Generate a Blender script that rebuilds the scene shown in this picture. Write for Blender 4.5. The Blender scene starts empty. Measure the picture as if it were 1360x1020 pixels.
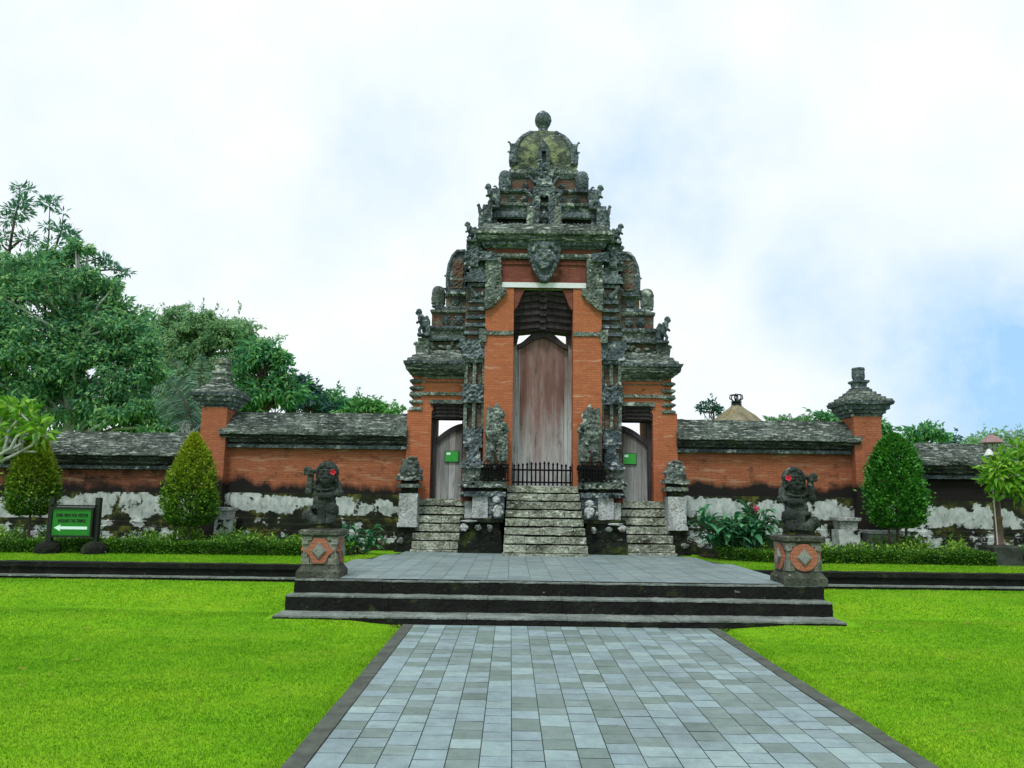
import bpy, bmesh, math, random
import numpy as np
from mathutils import Vector, Matrix, Euler, noise

# ------------------------------------------------------------------ camera
SC = bpy.context.scene
COL = SC.collection
PITCH, ROLL, FPX = math.radians(8.18), math.radians(0.75), 1050.0
EYE = Vector((0.0, 0.0, 1.6))
FWD = Vector((0, math.cos(PITCH), math.sin(PITCH)))
R0 = Vector((1, 0, 0)); U0 = R0.cross(FWD)
RT = R0*math.cos(ROLL) + U0*math.sin(ROLL); UP = U0*math.cos(ROLL) - R0*math.sin(ROLL)
cam_data = bpy.data.cameras.new('camera'); cam = bpy.data.objects.new('camera', cam_data); COL.objects.link(cam)
m = Matrix((RT, UP, -FWD)).transposed().to_4x4(); m.translation = EYE
cam.matrix_world = m
cam_data.sensor_fit = 'HORIZONTAL'; cam_data.sensor_width = 36.0; cam_data.lens = FPX/1360*36.0
cam_data.clip_start = 0.1; cam_data.clip_end = 3000
SC.camera = cam

def at(px, py, Y):
    """measuring aid: point of the photographed place seen at pixel (px, py), at distance Y in front of the camera"""
    d = FWD + RT*((px-680)/FPX) + UP*((510-py)/FPX)
    return EYE + d*((Y-EYE.y)/d.y)

# ------------------------------------------------------------------ sky, sun, exposure
def N(nt, t, ins=None, out=0, **props):
    n = nt.nodes.new('ShaderNode'+t)
    for k, v in props.items(): setattr(n, k, v)
    for k, v in (ins or {}).items():
        s = n.inputs[k]
        if isinstance(v, bpy.types.NodeSocket): nt.links.new(v, s)
        else:
            if hasattr(s, 'default_value'):
                if s.type == 'RGBA' and len(v) == 3: v = (*v, 1)
                s.default_value = v
    return n.outputs[out] if len(n.outputs) else None

SUN_EL, SUN_AZ = math.radians(58), math.radians(200)      # azimuth clockwise from +Y: behind the camera, a little left
world = bpy.data.worlds.new("World"); SC.world = world; world.use_nodes = True
wt = world.node_tree; wt.nodes.clear()
sky = N(wt, 'TexSky', sky_type='NISHITA', sun_disc=False, sun_elevation=SUN_EL, sun_rotation=SUN_AZ, air_density=1.0, dust_density=1.5)
direc = N(wt, 'TexCoord', out=0)
wn = N(wt, 'TexNoise', {'Vector': direc, 'Scale': 3.2, 'Detail': 6.0, 'Roughness': 0.55}, out=1)
wob = N(wt, 'VectorMath', {0: wn, 1: (0.5, 0.5, 0.5)}, operation='SUBTRACT')
wob = N(wt, 'VectorMath', {0: wob, 'Scale': 0.30}, operation='SCALE')
dd = N(wt, 'VectorMath', {0: direc, 1: wob}, operation='ADD')
def blob(px, py, r, amt):
    d = (FWD + RT*((px-680)/FPX) + UP*((510-py)/FPX)).normalized()
    dist = N(wt, 'VectorMath', {0: dd, 1: d}, out=1, operation='DISTANCE')
    return N(wt, 'MapRange', {0: dist, 1: 0.0, 2: r, 3: amt, 4: 0.0}, interpolation_type='SMOOTHSTEP')
acc = None
for b in ((860, 165, .20, .40), (780, 260, .13, .22), (1110, 375, .16, .42), (1440, 570, .29, 1.0), (1290, 480, .14, .16), (470, 210, .08, .20), (420, 330, .10, .18),
          (560, 275, .14, .26), (905, 275, .12, .30), (60, 40, .25, .14), (640, 60, .2, .12)):
    v = blob(*b)
    acc = v if acc is None else N(wt, 'Math', {0: acc, 1: v}, operation='ADD')
wn3 = N(wt, 'TexNoise', {'Vector': direc, 'Scale': 9.0, 'Detail': 8.0, 'Roughness': 0.6})
acc = N(wt, 'Math', {0: acc, 1: N(wt, 'MapRange', {0: wn3, 1: .32, 2: .68, 3: .55, 4: 1.35})}, operation='MULTIPLY')
acc = N(wt, 'Math', {0: acc, 1: 1.0}, operation='MINIMUM')
wn2 = N(wt, 'TexNoise', {'Vector': direc, 'Scale': 5.0, 'Detail': 7.0, 'Roughness': 0.6})
cl = N(wt, 'ValToRGB', {0: wn2})
cl.node.color_ramp.elements[0].position = .34; cl.node.color_ramp.elements[0].color = (5.5, 6.05, 6.5, 1)
cl.node.color_ramp.elements[1].position = .62; cl.node.color_ramp.elements[1].color = (6.35, 6.6, 6.8, 1)
blue = N(wt, 'MixRGB', {'Fac': .12, 'Color1': (2.5, 4.3, 6.5), 'Color2': sky}, blend_type='MIX')
skycol = N(wt, 'MixRGB', {'Fac': acc, 'Color1': cl, 'Color2': blue})
bg = N(wt, 'Background', {'Color': skycol, 'Strength': 0.1})
N(wt, 'OutputWorld', {'Surface': bg})
sun_d = bpy.data.lights.new('sun', 'SUN'); sun_d.energy = 1.5; sun_d.angle = math.radians(12); sun_d.color = (1, .97, .92)
sun = bpy.data.objects.new('sun', sun_d); COL.objects.link(sun)
sv = Vector((math.sin(SUN_AZ)*math.cos(SUN_EL), math.cos(SUN_AZ)*math.cos(SUN_EL), math.sin(SUN_EL)))
sun.rotation_euler = sv.to_track_quat('Z', 'Y').to_euler()
SC.view_settings.view_transform = 'Standard'; SC.view_settings.look = 'None'
SC.view_settings.exposure = 0.70; SC.view_settings.gamma = 1.0; SC.view_settings.use_curve_mapping = False

# ------------------------------------------------------------------ materials
def newmat(name):
    mt = bpy.data.materials.new(name); mt.use_nodes = True
    nt = mt.node_tree; nt.nodes.clear()
    return mt, nt
def finish(nt, color, rough=.85, height=None, bstr=.5, bdist=.02, spec=.25):
    ins = {'Base Color': color, 'Roughness': rough, 'Specular IOR Level': spec}
    if height is not None:
        ins['Normal'] = N(nt, 'Bump', {'Strength': bstr, 'Distance': bdist, 'Height': height})
    b = N(nt, 'BsdfPrincipled', ins)
    N(nt, 'OutputMaterial', {'Surface': b})
def pos(nt): return N(nt, 'NewGeometry', out=0)
def scaled(nt, v, s): return N(nt, 'VectorMath', {0: v, 1: s}, operation='MULTIPLY')
def noi(nt, v, sc, det=5, ro=.6, dist=0.0): return N(nt, 'TexNoise', {'Vector': v, 'Scale': sc, 'Detail': det, 'Roughness': ro, 'Distortion': dist})
def ramp(nt, fac, stops, interp='LINEAR'):
    o = N(nt, 'ValToRGB', {0: fac}); r = o.node.color_ramp; r.interpolation = interp
    while len(r.elements) < len(stops): r.elements.new(.5)
    for e, (p, c) in zip(r.elements, stops):
        e.position = p; e.color = (c, c, c, 1) if isinstance(c, (int, float)) else (*c, 1)
    return o
def mix(nt, f, a, b, bt='MIX'): return N(nt, 'MixRGB', {'Fac': f, 'Color1': a, 'Color2': b}, blend_type=bt)
def mth(nt, op, a, b=0.0): return N(nt, 'Math', {0: a, 1: b}, operation=op)
def sepz(nt, p, out=2): return N(nt, 'SeparateXYZ', {0: p}, out=out)

def mat_stone(name, dark, mid, light, lichen, lich_amt=.56, moss=None, moss_amt=.6, streak=1.4, sc=1.0, bump=.7, shade_amt=.5):
    mt, nt = newmat(name); p = pos(nt)
    a = noi(nt, scaled(nt, p, (1, 1, streak*.45)), 1.7*sc, 6, .65)
    b = noi(nt, p, 15*sc, 5, .65, .6)
    c = noi(nt, scaled(nt, p, (1, 1, streak)), 5*sc, 5, .7)
    base = ramp(nt, a, ((.30, dark), (.52, mid), (.72, light)))
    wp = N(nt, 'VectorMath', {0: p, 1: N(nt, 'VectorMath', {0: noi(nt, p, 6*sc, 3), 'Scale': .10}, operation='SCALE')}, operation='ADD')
    crev_shade = N(nt, 'TexVoronoi', {'Vector': wp, 'Scale': 10.5*sc}, out=0, feature='DISTANCE_TO_EDGE')
    base = mix(nt, ramp(nt, b, ((.36, .85), (.52, 0.0))), base, dark)
    base = mix(nt, ramp(nt, crev_shade, ((.03, shade_amt), (.16, 0.0))), base, dark)  # dark cell edges: shade of carved crevices painted into the stone colour
    base = mix(nt, ramp(nt, c, ((lich_amt, 0.0), (lich_amt+.07, .85))), base, lichen)
    if moss:
        d = noi(nt, p, 2.3*sc, 5, .6)
        base = mix(nt, ramp(nt, d, ((moss_amt, 0.0), (moss_amt+.1, .8))), base, moss)
    vo = N(nt, 'TexVoronoi', {'Vector': p, 'Scale': 17*sc}, out=0)
    h = mth(nt, 'ADD', mth(nt, 'MULTIPLY', b, 1.2), vo)
    finish(nt, base, .92, h, bump, .03)
    return mt

def mat_brick(name, c1, c2, mortar, stain=(.05, .025, .015), stain_amt=.62, mould_z=None, pale=(.42, .27, .18), pale_amt=.63, bright=1.0):
    mt, nt = newmat(name); p = pos(nt)
    s = N(nt, 'SeparateXYZ', {0: p}); sx = s; nd = s.node
    u = mth(nt, 'ADD', nd.outputs[0], nd.outputs[1])
    v = N(nt, 'CombineXYZ', {0: u, 1: nd.outputs[2], 2: 0.0})
    br = N(nt, 'TexBrick', {'Vector': v, 'Color1': c1, 'Color2': c2, 'Mortar': mortar, 'Scale': 1.0, 'Mortar Size': .0035,
                            'Mortar Smooth': .3, 'Bias': 0.0, 'Brick Width': .19, 'Row Height': .052})
    fac = br.node.outputs[1]
    big = noi(nt, scaled(nt, p, (1, 1, 2.2)), 1.6, 6, .65)
    fine = noi(nt, scaled(nt, p, (1, 1, 3)), 11, 4, .6)
    col = mix(nt, ramp(nt, big, ((.35, 0.0), (.7, .55))), br, c2)
    col = mix(nt, ramp(nt, fine, ((.33, .5), (.54, 0.0))), col, mortar)
    pl = noi(nt, scaled(nt, p, (.7, .7, 4.5)), 2.6, 5, .62)
    col = mix(nt, ramp(nt, pl, ((pale_amt, 0.0), (pale_amt+.08, .65))), col, pale)
    st = noi(nt, scaled(nt, p, (1.2, 1.2, 1.6)), 2.1, 7, .7)
    col = mix(nt, ramp(nt, st, ((stain_amt, 0.0), (stain_amt+.12, .8))), col, stain)
    if mould_z is not None:
        w = noi(nt, scaled(nt, p, (1, 1, .4)), 1.1, 6, .62)
        zz = mth(nt, 'ADD', nd.outputs[2], mth(nt, 'MULTIPLY', mth(nt, 'SUBTRACT', w, .5), 1.0))
        g = N(nt, 'MapRange', {0: zz, 1: mould_z, 2: mould_z+.16, 3: 1.0, 4: 0.0})
        col = mix(nt, g, col, (.010, .009, .008))
    h = mth(nt, 'SUBTRACT', mth(nt, 'MULTIPLY', fine, .8), mth(nt, 'MULTIPLY', fac, .7))
    finish(nt, col, .9, h, .55, .012)
    return mt

def mat_plaster(name, z0, z1, amt=.5):
    """old lime plaster flaking off dark mossy masonry"""
    mt, nt = newmat(name); p = pos(nt); nz = sepz(nt, p)
    w = noi(nt, scaled(nt, p, (1, 1, 1.1)), 1.5, 9, .68)
    f = noi(nt, p, 9, 6, .7)
    low = noi(nt, scaled(nt, p, (1, 1, .1)), .55, 3, .5); drip = noi(nt, scaled(nt, p, (1, 1, .12)), 7, 5, .65)
    nz = mth(nt, 'ADD', nz, mth(nt, 'MULTIPLY', mth(nt, 'SUBTRACT', low, .5), .5))
    mid = (z0+z1)/2; half = (z1-z0)/2
    dz = mth(nt, 'DIVIDE', mth(nt, 'ABSOLUTE', mth(nt, 'SUBTRACT', nz, mid)), half)
    k = mth(nt, 'SUBTRACT', mth(nt, 'ADD', w, mth(nt, 'MULTIPLY', mth(nt, 'SUBTRACT', f, .5), .22)), mth(nt, 'ADD', mth(nt, 'MULTIPLY', mth(nt, 'POWER', dz, 3.0), .26), mth(nt, 'MULTIPLY', mth(nt, 'SUBTRACT', drip, .5), .16)))
    mask = ramp(nt, k, ((amt-.07, 0.0), (amt-.045, 1.0)))
    white = ramp(nt, noi(nt, scaled(nt, p, (1, 1, .6)), 7, 6, .7), ((.3, (.15, .19, .17)), (.48, (.34, .40, .38)), (.72, (.54, .60, .58))))
    drk = ramp(nt, noi(nt, p, 3.1, 6, .65), ((.38, (.006, .008, .005)), (.54, (.016, .022, .008)), (.64, (.085, .095, .016))))
    col = mix(nt, mask, drk, white)
    finish(nt, col, .93, mth(nt, 'ADD', mask, mth(nt, 'MULTIPLY', f, .5)), .6, .015)
    return mt

def mat_wood(name, c1, c2, c3, sx=9.0, bleach=None):
    mt, nt = newmat(name); p = pos(nt)
    g = noi(nt, scaled(nt, p, (sx, sx, .55)), 1.6, 7, .7)
    b = noi(nt, scaled(nt, p, (1.5, 1.5, .6)), 1.5, 5, .6)
    col = ramp(nt, g, ((.32, c1), (.5, c2), (.68, c3)))
    col = mix(nt, ramp(nt, b, ((.45, 0.0), (.62, .75))), col, c1)
    if bleach:       # rain-bleached toward the sill
        w = noi(nt, scaled(nt, p, (5, 5, .5)), 1.2, 6, .65)
        zz = mth(nt, 'ADD', sepz(nt, p), mth(nt, 'MULTIPLY', mth(nt, 'SUBTRACT', w, .5), bleach[2]))
        f = N(nt, 'MapRange', {0: zz, 1: bleach[0], 2: bleach[1], 3: .92, 4: 0.0})
        pale = ramp(nt, noi(nt, scaled(nt, p, (sx, sx, .8)), 2.2, 7, .75), ((.30, (.13, .14, .13)), (.45, (.38, .42, .42)), (.7, (.54, .58, .59))))
        col = mix(nt, f, col, pale)
        d = noi(nt, scaled(nt, p, (4, 4, .9)), 2.0, 7, .7)
        col = mix(nt, ramp(nt, d, ((.58, 0.0), (.70, .8))), col, (.05, .05, .045))
    finish(nt, col, .8, g, .5, .01)
    return mt

def mat_plain(name, c, rough=.6, var=.25, sc=8, metal=0, spec=.4):
    mt, nt = newmat(name); p = pos(nt)
    f = noi(nt, p, sc, 5, .65)
    col = mix(nt, ramp(nt, f, ((.35, 0.0), (.7, 1.0))), tuple(x*(1-var) for x in c), tuple(min(1, x*(1+var)) for x in c))
    finish(nt, col, rough, f, .25, .006, spec)
    return mt

def mat_leaf(name, c_dark, c_mid, c_light, trans=.3, rough=.5, sc=.6, tip=None):
    mt, nt = newmat(name)
    g = N(nt, 'NewGeometry'); rid = g.node.outputs['Random Per Island']; p = g.node.outputs['Position']
    f = noi(nt, p, sc, 3, .6)
    k = mth(nt, 'ADD', mth(nt, 'MULTIPLY', rid, .6), mth(nt, 'MULTIPLY', f, .55))
    col = ramp(nt, k, ((.25, c_dark), (.55, c_mid), (.9, c_light)))
    if tip:
        z = sepz(nt, p)
        t = N(nt, 'MapRange', {0: mth(nt, 'ADD', z, mth(nt, 'MULTIPLY', rid, .7)), 1: tip[0], 2: tip[1], 3: 0.0, 4: .85})
        col = mix(nt, t, col, tip[2])
    a = N(nt, 'BsdfPrincipled', {'Base Color': col, 'Roughness': rough, 'Specular IOR Level': .3})
    b = N(nt, 'BsdfTranslucent', {'Color': col})
    N(nt, 'OutputMaterial', {'Surface': N(nt, 'MixShader', {0: trans, 1: a, 2: b})})
    return mt

M = {}
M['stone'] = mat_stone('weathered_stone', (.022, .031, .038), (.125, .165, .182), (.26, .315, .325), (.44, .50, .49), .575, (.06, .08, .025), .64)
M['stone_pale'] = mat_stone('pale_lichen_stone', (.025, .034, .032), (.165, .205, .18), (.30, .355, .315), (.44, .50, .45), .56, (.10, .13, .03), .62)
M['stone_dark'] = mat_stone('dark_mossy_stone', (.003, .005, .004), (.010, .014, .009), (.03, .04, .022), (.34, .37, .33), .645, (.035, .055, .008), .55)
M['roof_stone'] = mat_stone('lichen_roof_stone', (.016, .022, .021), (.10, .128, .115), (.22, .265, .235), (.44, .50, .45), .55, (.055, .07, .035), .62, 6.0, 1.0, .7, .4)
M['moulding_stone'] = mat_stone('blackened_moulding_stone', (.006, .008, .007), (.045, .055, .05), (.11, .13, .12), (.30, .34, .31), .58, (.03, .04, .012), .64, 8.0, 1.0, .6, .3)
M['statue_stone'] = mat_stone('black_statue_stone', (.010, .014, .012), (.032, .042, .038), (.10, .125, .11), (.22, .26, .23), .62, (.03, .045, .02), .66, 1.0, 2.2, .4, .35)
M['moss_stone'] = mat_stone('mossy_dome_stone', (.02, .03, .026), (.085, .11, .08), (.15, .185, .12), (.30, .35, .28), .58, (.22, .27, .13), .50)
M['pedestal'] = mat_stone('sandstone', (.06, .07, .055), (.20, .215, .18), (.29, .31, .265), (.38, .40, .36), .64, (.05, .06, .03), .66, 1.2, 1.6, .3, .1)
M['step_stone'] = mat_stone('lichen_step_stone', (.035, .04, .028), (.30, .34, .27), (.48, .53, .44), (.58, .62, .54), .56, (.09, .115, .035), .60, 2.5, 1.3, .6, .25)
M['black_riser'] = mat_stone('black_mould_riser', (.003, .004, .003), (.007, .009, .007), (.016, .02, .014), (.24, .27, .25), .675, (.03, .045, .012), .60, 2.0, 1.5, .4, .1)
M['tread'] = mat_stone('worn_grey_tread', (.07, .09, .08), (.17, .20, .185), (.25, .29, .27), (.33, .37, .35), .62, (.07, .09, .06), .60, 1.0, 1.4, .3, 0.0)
M['brick'] = mat_brick('orange_brick', (.42, .150, .068), (.345, .11, .05), (.24, .08, .042), stain_amt=.62, pale=(.46, .30, .20), pale_amt=.60)
M['brick_red'] = mat_brick('dull_red_brick', (.22, .072, .047), (.16, .05, .038), (.09, .034, .03), stain_amt=.56)
M['brick_old'] = mat_brick('mottled_old_brick', (.18, .085, .055), (.11, .062, .046), (.05, .038, .032), (.028, .036, .034), .48, None, (.13, .16, .135), .46)
M['wood_door'] = mat_wood('weathered_teak', (.13, .075, .062), (.18, .145, .135), (.27, .26, .255), 6.0, (2.7, 4.9, 3.2))
M['wood_side'] = mat_wood('grey_side_door_wood', (.055, .042, .038), (.12, .11, .105), (.21, .21, .205), 9.0, (.6, 3.0, 2.6))
M['wood_door_red'] = mat_wood('weathered_red_teak', (.125, .062, .052), (.185, .108, .093), (.26, .195, .18), 5.0, (1.9, 3.7, 3.2))
M['wood_dark'] = mat_wood('dark_carved_wood', (.016, .011, .014), (.034, .027, .031), (.075, .062, .068))
M['white_paint'] = mat_plain('white_paint', (.62, .66, .70), .6, .08)
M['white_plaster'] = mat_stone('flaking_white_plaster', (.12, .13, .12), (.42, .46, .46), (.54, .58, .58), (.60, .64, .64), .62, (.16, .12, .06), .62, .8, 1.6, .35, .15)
M['iron'] = mat_plain('black_iron', (.004, .0045, .005), .7, .3, 8, 0, .1)
M['dry_leaf'] = mat_plain('dry_leaf', (.28, .15, .05), .8, .5, 30)
M['soil'] = mat_plain('dark_soil', (.02, .016, .01), .95, .4, 5)
M['bark'] = mat_plain('bark', (.07, .055, .04), .9, .4, 6)
M['bark_pale'] = mat_plain('pale_grey_bark', (.30, .33, .30), .8, .3, 7)
M['leaf_big'] = mat_leaf('broad_tree_leaf', (.04, .165, .095), (.12, .36, .17), (.34, .60, .20), .45, .5, .5)
M['leaf_feather'] = mat_leaf('feathery_leaf', (.04, .15, .12), (.09, .26, .17), (.15, .36, .19))
M['leaf_grey'] = mat_leaf('grey_green_leaf', (.12, .31, .16), (.22, .44, .21), (.36, .54, .25), .45, .7)
M['leaf_mid'] = mat_leaf('mid_green_leaf', (.035, .165, .085), (.085, .31, .12), (.22, .50, .15), .42)
M['leaf_bright'] = mat_leaf('bright_tree_leaf', (.035, .16, .055), (.085, .32, .07), (.20, .48, .10), .35)
M['leaf_blue'] = mat_leaf('dark_blue_green_leaf', (.014, .06, .055), (.032, .125, .10), (.07, .20, .13))
M['leaf_topi'] = mat_leaf('golden_tipped_leaf', (.018, .09, .014), (.06, .20, .02), (.20, .38, .025), .3, .5, 2.0, (1.75, 3.3, (.46, .55, .03)))
M['leaf_topi_green'] = mat_leaf('dense_green_leaf', (.015, .10, .018), (.04, .21, .025), (.12, .40, .035), .3, .5, 2.0)
M['leaf_hedge'] = mat_leaf('clipped_hedge_leaf', (.014, .058, .008), (.045, .15, .012), (.14, .34, .022), .25, .5, 2.0)
M['leaf_bed'] = mat_leaf('bed_plant_leaf', (.03, .12, .02), (.12, .32, .035), (.34, .56, .06), .35, .5, 1.2)
M['leaf_canna'] = mat_leaf('canna_leaf', (.014, .085, .04), (.045, .19, .085), (.13, .34, .16), .25, .35, 1.0)
M['leaf_frangi'] = mat_leaf('frangipani_leaf', (.05, .20, .015), (.14, .38, .025), (.32, .56, .06), .35, .4, 1.0)
M['leaf_palm'] = mat_leaf('palm_leaflet', (.05, .13, .10), (.10, .21, .15), (.18, .30, .20), .25, .5, 1.0)
M['petal'] = mat_plain('red_petal', (.50, .012, .035), .5, .2)
M['petal_pink'] = mat_plain('pink_petal', (.40, .03, .08), .5, .3)
M['sign_green'] = mat_plain('green_sign_paint', (.008, .18, .012), .4, .1)
M['sign_light'] = mat_plain('bright_green_sign_paint', (.02, .30, .03), .4, .15, 20)
M['sign_black'] = mat_plain('black_paint', (.004, .008, .005), .5, .2)
M['sign_white'] = mat_plain('white_sign_paint', (.62, .85, .82), .4, .05)
M['post_brown'] = mat_plain('brown_painted_metal', (.12, .065, .05), .5, .35)
M['lamp_roof'] = mat_plain('faded_pink_metal', (.24, .15, .15), .5, .2)
M['lamp_glass'] = mat_plain('frosted_glass', (.34, .40, .42), .3, .1)
M['white_metal'] = mat_plain('white_metal', (.62, .65, .65), .4, .1)
M['grey_block'] = mat_plain('mossy_concrete', (.03, .04, .032), .9, .5, 6)
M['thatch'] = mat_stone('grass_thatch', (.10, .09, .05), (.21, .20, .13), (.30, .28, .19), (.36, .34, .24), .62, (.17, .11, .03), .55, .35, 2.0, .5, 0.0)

# path tile: every slab is its own island and takes one of a few natural slate tones
def mat_tile(name, cols, gain=1.0):
    mt, nt = newmat(name); g = N(nt, 'NewGeometry'); rid = g.node.outputs['Random Per Island']; p = g.node.outputs['Position']
    k = len(cols); mean = [sum(c[e] for c in cols)/k for e in range(3)]; cols = [tuple(mean[e]+(c[e]-mean[e])*.82 for e in range(3)) for c in cols]
    col = ramp(nt, rid, [(i/k, tuple(c*gain*(1.06, 1.09, 1.0)[e] for e, c in enumerate(cols[i]))) for i in range(k)], 'CONSTANT')
    f = noi(nt, p, 9, 6, .7); b = noi(nt, p, 1.3, 5, .6); s = noi(nt, p, 60, 3, .6)
    col = mix(nt, 1.0, col, ramp(nt, f, ((.3, .80), (.7, 1.12))), 'MULTIPLY')
    col = mix(nt, 1.0, col, ramp(nt, b, ((.3, .80), (.5, 1.0), (.7, 1.10))), 'MULTIPLY')
    q = noi(nt, p, 3.5, 7, .75)
    col = mix(nt, ramp(nt, q, ((.60, 0.0), (.72, .45))), col, (.07, .085, .06))
    col = mix(nt, 1.0, col, ramp(nt, s, ((.3, .90), (.7, 1.08))), 'MULTIPLY')
    finish(nt, col, .62, mth(nt, 'ADD', f, mth(nt, 'MULTIPLY', s, .3)), .25, .004, .35)
    return mt
TONES = [(.205, .28, .325), (.125, .175, .170), (.18, .245, .285), (.235, .315, .345), (.16, .215, .225), (.19, .26, .31), (.112, .155, .150), (.215, .295, .33), (.17, .23, .265), (.14, .19, .19)]
M['tile'] = mat_tile('slate_path_tile', TONES)
PL = [(.175, .228, .255), (.155, .205, .235), (.19, .245, .265), (.165, .215, .23), (.18, .24, .27), (.15, .20, .21)]
M['tile_plaza'] = mat_tile('slate_plaza_tile', PL)
M['joint'] = mat_plain('dark_joint', (.035, .055, .030), .9, .3, 12)
M['border'] = mat_plain('dark_kerb_stone', (.062, .075, .062), .85, .35, 5)

def mat_lawn():
    mt, nt = newmat('lawn_grass'); p = pos(nt)
    a = noi(nt, p, .55, 5, .6); b = noi(nt, p, 6, 5, .65); c = noi(nt, p, 55, 4, .7)
    col = ramp(nt, a, ((.34, (.10, .28, .004)), (.50, (.15, .37, .006)), (.66, (.23, .42, .010))))
    col = mix(nt, ramp(nt, b, ((.30, .55), (.5, 0.0))), col, (.05, .20, .006))
    col = mix(nt, ramp(nt, c, ((.35, .45), (.5, 0.0))), col, (.04, .12, .006))
    finish(nt, col, .9, c, .7, .02, .1)
    return mt
M['lawn'] = mat_lawn()
def mat_blade():
    mt, nt = newmat('grass_blade'); g = N(nt, 'NewGeometry'); rid = g.node.outputs['Random Per Island']; p = g.node.outputs['Position']
    a = noi(nt, scaled(nt, p, (1, 1.5, 1)), .8, 7, .7); b = noi(nt, scaled(nt, p, (1, 1.6, 1)), 9, 6, .7)
    col = ramp(nt, a, ((.36, (.115, .31, .009)), (.50, (.18, .40, .014)), (.62, (.275, .45, .028))))
    col = mix(nt, ramp(nt, b, ((.36, .75), (.47, 0.0))), col, (.07, .22, .006))
    col = mix(nt, 1.0, col, ramp(nt, rid, ((0.0, .55), (.5, 1.0), (1.0, 1.35))), 'MULTIPLY')
    a_ = N(nt, 'BsdfPrincipled', {'Base Color': col, 'Roughness': .6, 'Specular IOR Level': .15})
    b_ = N(nt, 'BsdfTranslucent', {'Color': col})
    N(nt, 'OutputMaterial', {'Surface': N(nt, 'MixShader', {0: .35, 1: a_, 2: b_})})
    return mt
M['blade'] = mat_blade()

# ------------------------------------------------------------------ mesh helpers
ORG = {}
def tag(o, label=None, cat=None, group=None, kind=None):
    if label: o['label'] = label
    if cat: o['category'] = cat
    if group: o['group'] = group
    if kind: o['kind'] = kind
    return o
def thing(name, label, cat, loc=(0, 0, 0), group=None):
    o = bpy.data.objects.new(name, None); COL.objects.link(o); o.location = loc; o.empty_display_size = .2
    ORG[o.name] = Vector(loc)
    return tag(o, label, cat, group)
def link(name, me, mats, parent=None, loc=None, smooth=False):
    o = bpy.data.objects.new(name, me); COL.objects.link(o)
    if not me.materials:
        for mm in (mats if isinstance(mats, (list, tuple)) else [mats]): me.materials.append(M[mm] if isinstance(mm, str) else mm)
    if smooth: me.polygons.foreach_set('use_smooth', [True]*len(me.polygons))
    if parent is not None:
        o.parent = parent; ORG[o.name] = ORG[parent.name]
    else: ORG[o.name] = Vector((0, 0, 0))
    if loc is not None: o.location = loc
    return o
def disp(p, amp):
    if not amp: return p
    a = noise.noise_vector(p*5.3); b = noise.noise_vector(p*19.0+Vector((7, 3, 1)))
    return p + (a*.6 + b*.7)*amp
def orn(u, v, w):
    d = noise.voronoi(Vector((u, v, w)))[0]
    return min(1.0, (d[1]-d[0])*1.7) - .35 + .3*math.sin(d[0]*16)

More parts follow.
